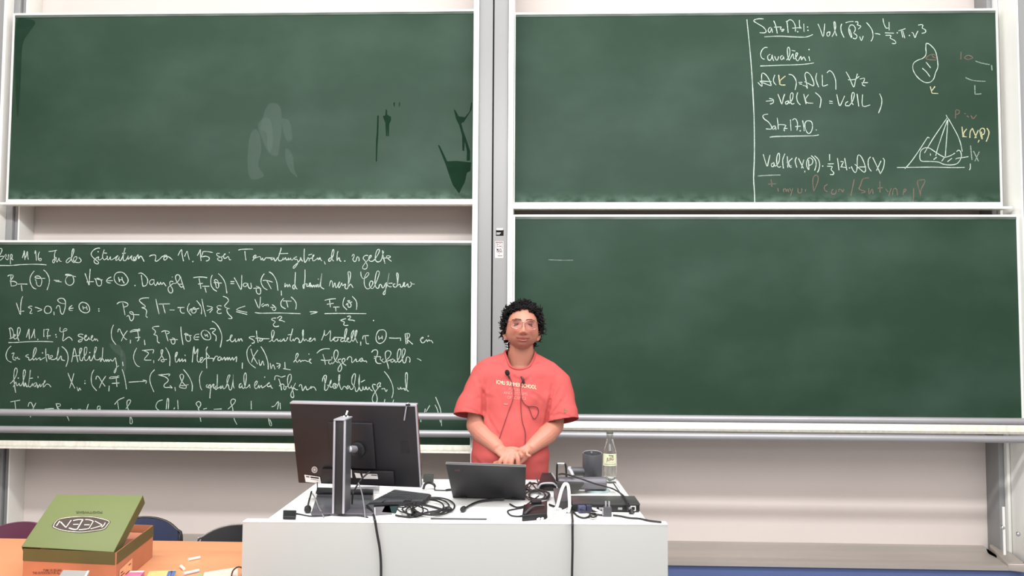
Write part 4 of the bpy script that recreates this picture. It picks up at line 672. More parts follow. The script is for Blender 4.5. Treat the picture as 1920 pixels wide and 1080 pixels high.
for l in ([(215, 765), (300, 640)], [(320, 660), (455, 805)], [(455, 805), (590, 620)],
          [(640, 630), (760, 605), (885, 605)], [(885, 605), (740, 850)], [(740, 850), (650, 852), (530, 815)], [(640, 725), (775, 722)],
          [(945, 605), (1050, 610), (1150, 645)], [(1150, 645), (1040, 830)], [(1040, 830), (920, 850), (785, 860)], [(920, 735), (1055, 735)],
          [(1190, 640), (1370, 740)], [(1370, 755), (1080, 840)], [(1450, 680), (1420, 740), (1360, 800)]):
    lst(l, .0046)
lm.build('logo_letters', CREAM, lid, smoothshade=False)
text_on('FOOTWEAR', 1, lambda x, y: lq(167.5-x*9, 960.8+y*5.5, .002), 'lid_print', mat('lid_print_green', (74, 82, 46), .7), lid, .03)
qf = Quad(dn(fl, TZ), dn(fr, TZ), fr, fl)
def fq(px, py):
    n = Vector((qf.n.x, qf.n.y, 0)).normalized(); r = ray(px, py); p0 = fl+n*.0038; return CAM+r*((p0-CAM).dot(n)/r.dot(n))
BOXINK = mat('box_ink', (110, 60, 44), .8)
text_on('TOMS OR SELLING', 1, lambda x, y: fq(98+x*4.2, 1069.6-y*6), 'box_print', BOXINK, sb, .02)
text_on('THE OUTDOORS FOR ALL', 1, lambda x, y: fq(87+x*4.4, 1074.6-y*6), 'box_print', BOXINK, sb, .02)
# pale sticker on its right side
n_ = Vector((brr.y-fr.y, fr.x-brr.x, 0)).normalized()
def sq(u, z): return dn(fr.lerp(brr, u), TZ+z)+n_*.0045
sd_ = MB().add([sq(.07, .012), sq(.40, .012), sq(.40, .062), sq(.07, .056)], [(0, 1, 2, 3)]).build('side_sticker', mat('peach_sticker', (236, 178, 128), .7, 0, .04, 30), sb, smoothshade=False)
for u_, z_, w_ in ((.10, .030, .10), (.10, .040, .06), (.30, .045, .06), (.22, .022, .12)):
    MB().add([sq(u_, z_)+n_*.0006, sq(u_+w_, z_)+n_*.0006, sq(u_+w_, z_+.004)+n_*.0006, sq(u_, z_+.004)+n_*.0006], [(0, 1, 2, 3)]).build('sticker_print', BOXINK, sd_, smoothshade=False)
# ---------------------------------------------------------------- things on the orange table
def flatpack(name, pts, hh, m, label, cat, group=None, kids=()):
    P = [Z(x, y, TZ+hh) for x, y in pts]; c = sum(P, Vector())/4
    t = thing(name, label, cat, dn(c, TZ), group)
    MB().hexa([dn(p, TZ+.0005) for p in P]+P).build('body', m, t, smoothshade=False)
    q = Quad(*P)
    for nm, u0, u1, v0, v1, mm in kids: q.slab(MB(), u0, u1, v0, v1, .0002, .0012).build(nm, mm, t, smoothshade=False)
    return t, q
flatpack('carton', [(92, 1108), (148, 1110), (167.5, 1070.5), (119, 1068.5)], .075, mat('silver_carton', (186, 186, 184), .35, .3, .06, 6), 'small silver-grey carton in front of the shoe box', 'box', None,
         [('edge_strip', .93, 1, 0, 1, WHITE)])
flatpack('packet', [(205, 1105), (240, 1107), (271, 1070.5), (232, 1071.5)], .02, mat('pink_print', (214, 120, 158), .5, 0, .25, 25), 'small pink printed packet at the lower picture edge', 'packet', None, [('border', 0, 1, .93, 1, WHITE)])
flatpack('packet', [(262, 1105), (318, 1105), (330.5, 1069), (280, 1071)], .02, mat('yellow_print', (206, 184, 120), .5, 0, .15, 12), 'small yellow and blue printed packet at the lower picture edge', 'packet', None,
         [('blue_stripe', .72, 1, 0, .95, mat('blue_print', (84, 104, 160), .5, 0, .1, 20)), ('light_stripe', .82, .87, 0, .95, WHITE)])
flatpack('paper_sheet', [(372, 1110), (446, 1110), (446, 1063), (383, 1073)], .001, mat('grey_paper', (214, 196, 182), .85, 0, .02, 5), 'grey sheet of paper on the orange table beside the desk', 'paper')
flatpack('felt_block', [(366, 1086), (379, 1086), (380, 1074.5), (371, 1075.5)], .012, mat('olive_felt', (150, 160, 110), .9), 'tiny green block at the corner of the grey paper', 'block')
CHK = mat('chalk_stick_white', (248, 226, 210), .9)
def stick(a, b, m, label, r=.0055):
    p, q = Z(*a, TZ+r), Z(*b, TZ+r); return solo('chalk_stick', MB().tube([p, p.lerp(q, .02), p.lerp(q, .98), q], [r*.8, r, r, r*.8], 10), m, label, 'chalk', 'chalk sticks on the orange table')
stick((353, 1049.5), (375, 1045), CHK, 'white chalk stick lying farthest back on the orange table')
stick((339, 1061.5), (345, 1067), CHK, 'short stub of white chalk beside the packets', .006)
stick((345, 1076), (373, 1069.5), mat('chalk_stick_blue', (206, 212, 226), .9), 'long pale bluish chalk stick near the printed packets', .006)

# ---------------------------------------------------------------- monitor seen from behind
mon = thing('monitor', 'large black monitor seen from behind on a silver-edged column stand', 'monitor', Z(640, 955, DZ))
mq = plane_quad(V(559.5, 905.5, 3.38), V(789, 914.5, 3.30), V(543, 755, 3.31), (780, 760))
DARKB = mat('monitor_back', (27, 25, 29), .45, 0, .12, 2.5, .03, 500)
mq.slab(MB(), 0, 1, 0, 1, -.018, 0).build('housing', DARKB, mon, bevel=.003)
mq.slab(MB(), .002, .998, .985, 1.004, -.026, .0015).build('silver_edge', SILV, mon, bevel=.001)
mq.slab(MB(), .992, 1.003, 0, 1.0, -.008, .0012).build('silver_edge', SILV, mon, bevel=.001)
mq.slab(MB(), .003, .997, .003, .997, -.026, -.018).build('screen', mat('screen_black', (14, 14, 16), .15), mon)
mq.slab(MB(), .21, .80, .03, .20, 0, .014).build('port_housing', DARKB, mon, bevel=.004)
mq.slab(MB(), .30, .66, .22, .78, 0, .012).build('centre_housing', DARKB, mon, bevel=.005)
def mp(px, py, d=.001):
    n = mq.n; p0 = mq.c[0]; r = ray(px, py); return CAM+r*((p0+n*d-CAM).dot(n)/r.dot(n))
def mplate(pts, m, nm, d=.001, **k):
    P = [mp(x, y, d) for x, y in pts]; return MB().add(P, [tuple(range(len(P)))]).build(nm, m, mon, smoothshade=False, **k)
def mz(l): return [(560+x*160/1728, 870+y*160/1728) for x, y in l]
def disc(cx, cy, rx, ry, n=20, rot=0): return [(cx+rx*math.cos(2*math.pi*i/n)*math.cos(rot)-ry*math.sin(2*math.pi*i/n)*math.sin(rot), cy+rx*math.cos(2*math.pi*i/n)*math.sin(rot)+ry*math.sin(2*math.pi*i/n)*math.cos(rot)) for i in range(n)]
mplate(disc(589.7, 880.8, 5.6, 6.2), mat('badge_silver', (196, 192, 190), .4, .2), 'round_badge', .002)
mplate(disc(589.7, 880.8, 3.9, 4.4), mat('badge_grey', (120, 112, 112), .4, .2), 'badge_ring', .0026)
mplate(disc(589.7, 880.8, 2.1, 2.5), mat('badge_silver', (196, 192, 190), .4, .2), 'badge_centre', .0032)
lab = mplate(mz([(115, 215), (430, 262), (455, 395), (140, 362)]), WHITE, 'inventory_label', .002)
for l in ([(145, 238), (215, 248), (222, 278), (152, 268)], [(235, 252), (405, 275), (412, 302), (240, 280)], [(240, 305), (400, 325), (402, 332), (242, 312)]):
    mplate(mz(l), INK if l[0][1] > 240 else BRN, 'label_print', .0026)
for l in ([(1030, 60), (1075, 120), (1085, 280), (1040, 275)], [(1130, 180), (1240, 190), (1275, 285), (1165, 282)], [(1290, 195), (1590, 205), (1610, 305), (1310, 300)]):
    mplate(mz(l), WHITE, 'port_label', .0175)
mplate(mz([(1465, 215), (1585, 220), (1588, 238), (1468, 232)]), INK, 'label_print', .018)
mplate([(750, 828), (764, 828), (768, 850), (752, 850)], BLK, 'vent', .0012)
# column, arm, foot
cz = 1.322
colm = MB().box(-.0185, .0185, 0, .105, DZ+.012, cz, 0, V(634.5, 960, 3.07)*1-Vector((0, 0, V(634.5, 960, 3.07).z)))
cx_ = V(634.5, 960, 3.07).x
colm.build('stand_column', mat('column_black', (34, 33, 36), .4, 0, .05, 5), mon, bevel=.001)
for s_ in (-1, 1):
    MB().box(cx_+s_*.0185-.0035, cx_+s_*.0185+.0035, 3.064, 3.075, DZ+.012, cz).build('column_edge', SILV, mon, bevel=.001)
MB().box(cx_+.0186, cx_+.0196, 3.075, 3.173, DZ+.012, cz).build('column_side', BLK2, mon)
MB().box(cx_-.0215, cx_+.0215, 3.062, 3.177, cz, cz+.006).build('column_cap', SILV, mon, bevel=.0015)
pa, pb = V(654, 842, 3.15), mp(668, 842, 0)
MB().tube([pa+Vector((-.03, 0, 0)), pa, pb], .013, 10).build('stand_arm', SILV, mon)
MB().lathe([(.03, 0), (.03, .012), (.024, .016)], mp(672, 842, .012), 20, mq.n).build('mount_plate', BLK, mon)
q = [Z(583, 967, DZ), Z(702, 968, DZ), Z(700, 926, DZ), Z(597, 922, DZ)]
MB().hexa([dn(p, DZ+.001) for p in q]+[dn(p, DZ+.010) for p in q]).build('foot', mat('foot_grey', (104, 102, 108), .25, .3, .1, 4), mon, bevel=.003)
q = [Z(592, 927, DZ+.01), Z(700, 928, DZ+.01), Z(700, 922, DZ+.01), Z(595, 919, DZ+.01)]
MB().hexa([dn(p, DZ+.0105) for p in q]+[dn(p, DZ+.022) for p in q]).build('foot_back', BLK, mon, bevel=.003)
# pen hung over the monitor's upper right corner, small white plugs standing on the column
p0, p1 = mp(762, 763, .006), mp(758, 788, .006)
t = thing('cable_clip', 'small metal clip hooked over the right top of the monitor', 'clip', p1)
MB().tube([mp(766, 757, -.02), mp(765, 756, -.003), p0, p1], .0028, 8, 4).build('hook', SILV, t)
MB().box(-.008, .008, -.006, .004, -.002, .005, 0, mp(765, 760, .004)).build('grip', BLK, t)
for i, (a, b, l) in enumerate((((643.5, 789), (647, 781), 'left of the two short white plugs behind the monitor column'), ((651, 789), (653, 781), 'right of the two short white plugs behind the monitor column'), ((649, 778), (651.5, 770), 'white plug tip sticking up highest behind the monitor column'))):
    A, B = V(*a, 3.16), V(*b, 3.16)
    if i < 2: A.z = cz+.006
    t = thing('plug', l, 'plug', A, 'white plugs on the monitor column')
    if i == 2:
        MB().tube([V(647.5, 786, 3.165), A], .003, 8).build('dark_sleeve', BLK, t)
    MB().tube([A, B], .0035, 8).build('body', WCAB, t)

# ---------------------------------------------------------------- keyboard, laptop
KB = Quad(Z(688, 945, DZ+.014), Z(798, 941, DZ+.014), Z(809, 927, DZ+.022), Z(742, 917.5, DZ+.022))
kb = thing('keyboard', 'black computer keyboard lying askew behind the coiled cable', 'keyboard', dn(KB.P(.5, .5), DZ))
KB.slab(MB(), 0, 1, 0, 1, -.012, 0).build('case', BLK, kb, bevel=.003)
ks = MB()
for r_ in range(6):
    n = 18 if r_ else 4
    for i in range(n):
        u0 = .02+.96*i/n; u1 = u0+.96/n*.86
        if r_ == 0 and i == 1: u1 = .6
        if r_ == 0 and i == 2: continue
        KB.slab(ks, u0, u1, .05+r_*.15, .05+r_*.15+.125, 0, .004)
ks.build('keys', BLK2, kb, kind='stuff')
lap = thing('laptop', 'open black laptop, the back of its lid facing us, in front of the lecturer', 'laptop', Z(917, 937, DZ))
la_, lb2 = Z(848.5, 931.5, DZ+.006), Z(984.5, 935.5, DZ+.006)
lq2 = plane_quad(la_, lb2, V(835.5, 869.5, la_.y-.19), (986, 875))
LAPM = mat('laptop_black', (26, 25, 29), .5, 0, .05, 3)
lq2.slab(MB(), 0, 1, 0, 1, -.007, 0).build('lid', LAPM, lap, bevel=.002)
lq2.slab(MB(), .0, 1, .985, 1.0, -.0085, .0006).build('lid_edge', mat('laptop_edge', (96, 94, 92), .4), lap)
lq2.slab(MB(), .03, .97, .05, .97, -.0085, -.007).build('screen', MATS['screen_black'], lap)
a, b = lq2.c[0], lq2.c[1]
base = [dn(a+Vector((0, .004, 0)), DZ+.002), dn(b+Vector((0, .004, 0)), DZ+.002), dn(b+Vector((0, .235, 0)), DZ+.002), dn(a+Vector((0, .235, 0)), DZ+.002)]
MB().hexa(base+[p+Vector((0, 0, .016)) for p in base]).build('base', LAPM, lap, bevel=.002)
for u in (.15, .85): lq2.slab(MB(), u-.04, u+.04, -.03, .02, -.008, .003).build('hinge', BLK, lap)
REDL = mat('faint_red_print', (110, 54, 66), .5)
def lp(px, py, d=.0006):
    n = lq2.n; r = ray(px, py); return CAM+r*((lq2.c[0]+n*d-CAM).dot(n)/r.dot(n))
for x in (852.5, 855.5, 858.5, 861): MB().add([lp(x, 883.5), lp(x+1.4, 883.8), lp(x+1.2, 879.5+(x % 3)*.6), lp(x-.1, 880)], [(0, 1, 2, 3)]).build('lid_mark', REDL, lap, smoothshade=False)

# ---------------------------------------------------------------- bottle
bp = Z(1143.5, 905, DZ)
GLS = bpy.data.materials.new('clear_glass'); GLS.use_nodes = True
b_ = GLS.node_tree.nodes['Principled BSDF']; b_.inputs['Transmission Weight'].default_value = 1; b_.inputs['Roughness'].default_value = .03; b_.inputs['Base Color'].default_value = (.93, .96, .94, 1); b_.inputs['IOR'].default_value = 1.45
bt = thing('bottle', 'clear glass drink bottle with a cream label at the back of the desk', 'bottle', bp)
prof = [(0, .002), (.024, .0), (.029, .004), (.0305, .012), (.029, .02), (.0295, .04), (.0285, .05), (.0305, .056), (.031, .12), (.029, .132), (.024, .152), (.018, .172), (.0145, .19), (.0135, .205), (.015, .208), (.015, .214), (.0138, .216), (.0138, .226)]
inner = [(r-.0022, z) for r, z in prof[::-1] if z > .012]+[(0, .008)]
MB().lathe([(r*1.03, z) for r, z in prof]+[(max(0, r*1.03), z) for r, z in inner], bp, 32).build('glass', GLS, bt)
MB().lathe([(.0148, .0), (.0152, .002), (.0152, .011), (.013, .0125)], bp+Vector((0, 0, .2155)), 24).build('cap', mat('olive_cap', (106, 108, 98), .4, .4), bt)
LAB = mat('cream_label', (206, 208, 176), .7, 0, .03, 20)
lbm = MB(); n = 20
def cyl(ang, z, r): return bp+Vector((math.sin(ang)*r, -math.cos(ang)*r, z))
for i in range(n+1):
    a = (-1.15+2.3*i/n)-.05
    lbm.v += [cyl(a, .078, .0328), cyl(a, .131, .0318)]
for i in range(n): lbm.f.append((2*i, 2*i+2, 2*i+3, 2*i+1))
lb_ = lbm.build('label', LAB, bt)
GRNI = mat('label_green', (78, 104, 72), .7); REDI = mat('label_red', (120, 70, 62), .7)
text_on('Vöslauer', 1, lambda x, y: cyl(.1+x*.19, .124+y*.010, .0330), 'label_text', GRNI, bt, .03)
text_on('JUIG', 1, lambda x, y: cyl(-.02+x*.5, .108+y*.021+x*.003, .0331), 'label_text', REDI, bt, .02)
text_on('~~~~', 1, lambda x, y: cyl(.1+x*.3, .095+y*.010, .0331), 'label_text', REDI, bt)
ln = MB()
for a0 in range(10):
    A, B = -.9+.18*a0, -.72+.18*a0
    ln.add([cyl(A, .0845, .0331), cyl(B, .0845, .0331), cyl(B, .0862, .0331), cyl(A, .0862, .0331)], [(0, 1, 2, 3)])
ln.build('label_line', GRNI, bt)

# ---------------------------------------------------------------- folded document camera
dc = thing('document_camera', 'folded grey document camera with a cylindrical head beside the bottle', 'camera', Z(1100, 915, DZ))
hc = V(1110.5, 893, 3.72); ht = V(1110.5, 851, 3.72).z-hc.z; R_ = .0425
MB().lathe([(R_*.96, 0), (R_, .004), (R_, ht+.006), (R_*.97, ht+.008), (R_*.93, ht+.004), (R_*.90, ht-.03), (.001, ht-.034)], hc, 36, (0, -.15, 1)).build('head', BLK2, dc)
rc = hc+Vector((0, -.148*ht, .989*ht+.006)); MB().tube([rc+Vector((R_*.96*math.cos(a*math.pi/18), R_*.95*math.sin(a*math.pi/18), .142*R_*math.sin(a*math.pi/18))) for a in range(37)], .0016, 6, caps=False).build('head_rim', SILV, dc)
MB().tube([V(1109, 849, 3.69), V(1109, 846, 3.69)], .004, 10).build('lamp_tip', CHROME, dc)
p = hc.copy(); p.z = hc.z+ht-.022; p.y -= .012; MB().lathe([(.014, -.01), (.016, 0), (.013, .016), (.004, .02)], p, 16).build('lens', BLK, dc)
a, b = V(1068, 884, 3.7), V(1100, 884, 3.71); MB().tube([a, b], .019, 16).build('arm', BLK2, dc, bevel=.0)
MB().tube([a+Vector((-.006, 0, 0)), a+Vector((.006, 0, 0))], .022, 16).build('arm_joint', SILV, dc)
a, b = V(1046, 906, 3.60), V(1137, 906, 3.60); MB().tube([a, a+Vector((.004, 0, 0)), b-Vector((.003, 0, 0)), b], [.022, .026, .026, .023], 20).build('body_tube', mat('camera_grey', (98, 96, 102), .38, .2, .05, 6), dc)
hz = V(1050, 906, 3.60)
MB().tube([V(1044, 902, 3.575), V(1044.5, 874, 3.575), V(1047, 869.5, 3.575), V(1058, 869.5, 3.575), V(1061, 875, 3.575), V(1062, 894, 3.575)], .0042, 8, 3, flat=(0, 1, 0)).build('bracket', BLK, dc)
MB().tube([V(1045.5, 869.3, 3.572), V(1058, 869.3, 3.572)], .0048, 8).build('bracket_top', CHROME, dc)
MB().tube([V(1066, 878, 3.6), V(1070, 884, 3.59), V(1074, 892, 3.58)], [.007, .01, .008], 10, 3).build('hinge', SILV, dc)
q0 = [V(1047, 920.5, 3.55), V(1085, 920.5, 3.55), V(1096, 906, 3.55), V(1043, 904, 3.55)]
MB().hexa([q0[0], q0[1], q0[1]+Vector((0, .1, 0)), q0[0]+Vector((0, .1, 0)), q0[3], q0[2], q0[2]+Vector((0, .1, 0)), q0[3]+Vector((0, .1, 0))]).build('base_block', mat('block_dark', (52, 52, 50), .5, 0, .1, 8), dc, bevel=.004)
lp_ = Z(1120, 921, DZ)
MB().box(-.034, .036, -.035, .02, .010, .034, 0, lp_).build('lens_box', BLK, dc, bevel=.003)
MB().lathe([(.0, 0), (.052, 0), (.054, .004), (.05, .009), (.04, .0102)], lp_, 28).build('glass_foot', mat('pale_glass', (186, 206, 208), .1, 0, .05, 5), dc)
bx = MB()
q1 = [Z(1012, 921, DZ), Z(1045, 921, DZ), Z(1045, 906, DZ), Z(1010, 906, DZ)]
cr_ = thing('cable_cradle', 'dark angular cradle between the laptop and the document camera', 'device', dn(q1[0].lerp(q1[2], .5), DZ))
aq = Quad(V(1009, 906, 3.62), V(1044, 905, 3.62), V(1035, 886.5, 3.80), V(1016, 886.5, 3.80))
aq.slab(MB(), 0, 1, 0, 1, -.01, 0).build('top_plate', BLK, cr_, bevel=.002)
MB().tube([V(1008, 919.5, 3.6), V(1011, 911, 3.6), V(1018, 906.5, 3.6), V(1036, 906, 3.6), V(1043, 910, 3.6), V(1054, 914, 3.6)], .004, 8, 4).build('front_hoop', SILV, cr_)
q2 = [V(1012, 918, 3.63), V(1044, 919, 3.63), V(1042, 908, 3.63), V(1013, 908, 3.63)]
MB().hexa([q2[0], q2[1], q2[1]+Vector((0, .08, 0)), q2[0]+Vector((0, .08, 0)), q2[3], q2[2], q2[2]+Vector((0, .08, 0)), q2[3]+Vector((0, .08, 0))]).build('body', BLK, cr_, bevel=.002)
MB().tube([V(1035, 888, 3.78), V(1045, 903, 3.62)], .004, 8).build('side_bar', STEEL, cr_)
p = Z(1056, 955, DZ)
cb = thing('cable_box', 'upright dark box the white cable arches over', 'box', p)
MB().box(-.026, .026, -.01, .24, .001, .03, .03, p).build('body', mat('box_grey', (64, 62, 60), .5, 0, .05, 9), cb, bevel=.002)
MB().box(-.028, .028, -.012, .242, .03, .036, .03, p).build('lid', BLK2, cb, bevel=.001)

# ---------------------------------------------------------------- media switcher
sw = thing('media_switcher', 'flat black media box with rear sockets at the right front of the desk', 'device', Z(1137, 962, DZ))
a, b = Z(1074, 960, DZ), Z(1199.5, 961, DZ)
zt = .032; dp = .15
ax = (b-a).normalized(); ay = Vector((-ax.y, ax.x, 0))
SW0 = a.copy()
def SW(u, v, z): return SW0+ax*u+ay*v+Vector((0, 0, z))
Lw = (b-a).length
MB().hexa([SW(0, 0, .003), SW(Lw, 0, .003), SW(Lw, dp, .003), SW(0, dp, .003), SW(0, 0, zt), SW(Lw, 0, zt), SW(Lw, dp, zt), SW(0, dp, zt)]).build('case', BLK, sw, bevel=.002)
MB().hexa([SW(-.001, -.002, zt-.006), SW(Lw+.001, -.002, zt-.006), SW(Lw+.001, dp, zt-.006), SW(-.001, dp, zt-.006), SW(-.001, -.002, zt+.001), SW(Lw+.001, -.002, zt+.001), SW(Lw+.001, dp, zt+.001), SW(-.001, dp, zt+.001)]).build('lid', mat('lid_grey', (66, 66, 66), .35, .2, .08, 6), sw, bevel=.001)
def socket(u, wd, hh, m, nm, z=.014, inner=None):
    o = MB().hexa([SW(u-wd/2, -.003, z-hh/2), SW(u+wd/2, -.003, z-hh/2), SW(u+wd/2, 0, z-hh/2), SW(u-wd/2, 0, z-hh/2), SW(u-wd/2, -.003, z+hh/2), SW(u+wd/2, -.003, z+hh/2), SW(u+wd/2, 0, z+hh/2), SW(u-wd/2, 0, z+hh/2)]).build(nm, m, sw)
    if inner: socket(u, wd*.6, hh*.6, inner, 'socket_hole', z-.0); 
    return o
SHOLE = mat('socket_black', (10, 10, 10), .6)
o = MB().hexa([SW(Lw-.034, -.003, .006), SW(Lw-.015, -.003, .006), SW(Lw-.015, 0, .006), SW(Lw-.034, 0, .006), SW(Lw-.034, -.003, .024), SW(Lw-.015, -.003, .024), SW(Lw-.015, 0, .024), SW(Lw-.034, 0, .024)]).build('network_socket', WHITE, sw, label='white framed network socket')
c0 = Lw-.0245
MB().hexa([SW(c0-.006, -.0036, .009), SW(c0+.006, -.0036, .009), SW(c0+.006, -.003, .009), SW(c0-.006, -.003, .009), SW(c0-.006, -.0036, .021), SW(c0+.006, -.0036, .021), SW(c0+.006, -.003, .021), SW(c0-.006, -.003, .021)]).build('socket_hole', SHOLE, o)
for u in (.03, .055, .08, .105, .175): socket(u, .016, .008, STEEL, 'socket')
MB().tube([SW(.21, -.004, .017), SW(.21, -.02, .017)], .005, 10).build('jack', SILV, sw)
p = Z(1139, 968, DZ)
us = thing('adapter', 'small dark grey cube adapter plugged in front of the media box', 'adapter', p)
MB().box(-.0145, .0145, -.012, .014, .001, .034, 0, p).build('body', BLK2, us, bevel=.002)
MB().box(-.019, -.0145, -.008, .010, .004, .03, 0, p).build('plug', SILV, us, bevel=.001)
for a_, b_ in (((-.006), .05), (.006, .05)): MB().box(a_-.003, a_+.003, -.002, .004, .034, .054, 0, p).build('prong', STEEL, us)
p = Z(1185, 964, DZ)
t = thing('plug', 'black funnel shaped cable plug under the network socket', 'plug', p)
MB().tube([p+Vector((0, 0, .002)), p+Vector((-.002, .004, .018))], [.011, .006], 10).build('body', BLK, t)

# ---------------------------------------------------------------- power bricks, small items
def brick(pts, hh, label, m=BLK, name='power_adapter', cat='adapter', rough=0):
    P = [Z(x, y, DZ+hh) for x, y in pts]; c = sum(P, Vector())/4
    t = thing(name, label, cat, dn(c, DZ)); MB().hexa([dn(p, DZ+.001) for p in P]+P).build('body', m, t, bevel=.003, seg=3); return t, P
t, P = brick([(530.5, 968), (554.5, 968.5), (556, 956.5), (531, 956)], .012, 'flat black adapter at the left front corner of the desk')
t, P = brick([(979, 966), (1026, 962), (1026, 938), (982, 946)], .022, 'black power brick amid tangled cables right of the laptop')
MB().box(-.02, .02, -.012, .012, .022, .034, .3, Z(1005, 955, DZ)).build('plug_block', BLK, t, bevel=.004)
MB().tube([Z(985, 962, DZ+.028), Z(1000, 950, DZ+.03), Z(1020, 948, DZ+.028)], .004, 8, 4).build('strap', BLK2, t)
q = Z(803, 914, DZ)
hs = thing('headset', 'black headband lying in front of a black box left of the laptop', 'headset', q)
MB().tube([Z(794, 916, DZ+.01), Z(797, 908, DZ+.024), Z(805, 905, DZ+.026), Z(813, 908, DZ+.022), Z(815.5, 912, DZ+.01)], .0055, 8, 4).build('band', BLK, hs)
MB().tube([Z(815, 912, DZ+.008), Z(815, 918.5, DZ+.004)], .0025, 6).build('arm', BLK, hs)
q = Z(803, 905, DZ); MB().box(-.023, .020, .0, .03, .001, .034, 0, q).build('case', mat('case_dark', (50, 54, 50), .6), hs, bevel=.002)
a, b = Z(807.5, 972.3, DZ+.003), Z(911, 973.2, DZ+.003)
t = thing('pen', 'long thin dark pen lying along the front edge of the desk', 'pen', dn(a.lerp(b, .5), DZ))
MB().tube([a, b], .0028, 8).build('barrel', mat('pen_grey', (64, 64, 70), .4), t); MB().tube([b, b+Vector((.004, 0, 0))], [.0028, .001], 8).build('tip', BLK, t)
p = Z(656, 922, DZ)
t = thing('metal_tray', 'shiny silver tray standing behind the monitor cables', 'tray', Z(685, 925, DZ))
Q = Quad(Z(655, 926, DZ+.004), Z(711, 923.5, DZ+.004), Z(712, 911, DZ+.03), Z(656, 914, DZ+.03)); Q.slab(MB(), 0, 1, 0, 1, -.004, 0).build('tray_plate', mat('shiny_silver', (200, 200, 204), .2, .5, .1, 8), t, bevel=.001)
# paper scraps and loose grey sheets under the cables
def sheet(pts, m, label, name='paper_sheet', cat='paper'):
    P = [Z(x, y, DZ+.002) for x, y in pts]; c = sum(P, Vector())/len(P); t = thing(name, label, cat, dn(c, DZ))
    MB().hexa([dn(p, DZ+.0006) for p in P]+P).build('sheet', m, t, smoothshade=False)
sheet([(704, 966), (735, 964), (728, 940), (704, 938)], mat('grey_card', (120, 118, 122), .6, 0, .15, 20), 'dark grey card under the cables right of the monitor column', 'card', 'card')
sheet([(716, 960), (742, 962), (748, 949), (722, 948)], mat('teal_card', (40, 62, 62), .5, 0, .15, 20), 'dark teal card under the coiled cable', 'card', 'card')

# ---------------------------------------------------------------- cables
def cable(pts, r, m, label, hgt=.004, name='cable', ends=(), group=None, sm=5):
    """pts: (px, py) on the desk, (px, py, extra height) or a Vector"""
    P = []
    for q in pts:
        if isinstance(q, Vector): P.append(q)
        else: P.append(Z(q[0], q[1], DZ+r+.0005+(q[2] if len(q) > 2 else 0)))
    lo = min(P, key=lambda v: v.z)
    t = thing(name, label, 'cable', lo, group)
    MB().tube(P, r, 8, sm).build('cord', m, t)
    for (i, rr, L) in ends:      # a plug body at an end
        a = P[i]; b = P[i+1] if i == 0 else P[i-1]; d = (a-b).normalized(); a2 = a.copy(); a2.z = max(a2.z, DZ+rr)
        MB().tube([a2-d*.006, a2, a2+d*L*.7, a2+d*L], [rr*.5, rr, rr, rr*.7], 10).build('plug', m, t)
    return t
RC = RUB
cable([V(694, 884, 3.28), V(683, 893, 3.27), V(674, 903, 3.26), V(668, 913, 3.25), V(662, 925, 3.2), Z(660, 946, DZ+.005)], .0032, RC, 'black cable plugged into the monitor back and bending left')
cable([V(672, 906, 3.25), V(676, 916, 3.22), V(680, 932, 3.17), Z(683, 955, DZ+.02), Z(684.5, 970, DZ+.006)], .0025, mat('cable_light', (138, 136, 138), .4), 'thin light cable hanging from the monitor to the desk front')
cable([(688, 948, .012), (697, 958, .004), (701, 967, .0), V(702.5, 974.5, 2.985), V(703.5, 978, 2.975), V(707, 1000, 2.975), V(711.5, 1025, 2.975), V(714, 1050, 2.975), V(714.5, 1080, 2.975), V(714, 1130, 2.975), V(712, 1250, 2.975)], .0044, RC, 'thick black cable hanging down the left part of the desk front')
cable([(1046, 948), (1062, 950), (1071, 952), (1072.5, 965), (1073.5, 975), V(1073.5, 981, 2.985), V(1073.5, 1000, 2.985), V(1073.5, 1030, 2.985), V(1072.5, 1080, 2.985), V(1071, 1200, 2.985)], .0042, RC, 'black cable hanging down the right part of the desk front')
cable([(584, 922, .02), (582, 930, .014), (578, 945, .006), (577, 957, .002)], .0035, RC, 'black cable dropping to a plug at the left of the monitor foot', ends=((3, .013, .03),))
cable([(586, 926, .018), (592, 936, .012), (597, 950, .012), (603, 961, .004), (607, 970, 0)], .0026, MATS['cable_light'], 'thin light grey cable crossing the monitor foot')
cable([(556, 963), (566, 965), (585, 968), (610, 967), (626, 965), (645, 967), (672, 967), (690, 970)], .0024, RC, 'thin dark cable running from the corner adapter along the desk front')
cable([V(594.5, 903, 3.37), V(595, 911, 3.37), Z(594.6, 918, DZ+.004)], .002, RC, 'short thin cable under the left end of the monitor')
# coiled cables between the keyboard and the laptop
cable([(742, 966), (752, 968), (775, 969), (800, 961), (826, 957), (832, 957)], .0036, RC, 'black power cable crossing in front of the coil', ends=((5, .009, .020),))
coil = []
for a_ in range(0, 44):
    an = a_*2*math.pi/15+2.2; k = a_/44
    coil.append((817-16*k+(42-14*k)*math.cos(an), 949.5+1.5*k+(17.5-4.5*k)*math.sin(an), .002+.008*k))
cable(coil, .0033, RC, 'loosely coiled black cable left of the laptop', sm=3)
coil = []
for a_ in range(0, 50):
    an = a_*2*math.pi/13+.4; k = a_/50
    coil.append((772+14*math.sin(a_*.21)+(15+3*math.sin(a_))*math.cos(an), 957+(8+2.5*math.cos(a_*1.3))*math.sin(an), .003+.006*(a_ % 3)))
cable(coil, .0026, RC, 'tight tangle of black cable behind the left end of the pen', sm=3)
cable([(741, 947), (755, 943), (780, 944), (810, 950), (828, 955), (838, 957)], .0042, RC, 'black cord with a flat socket lying across the coil', ends=((5, .010, .022),))
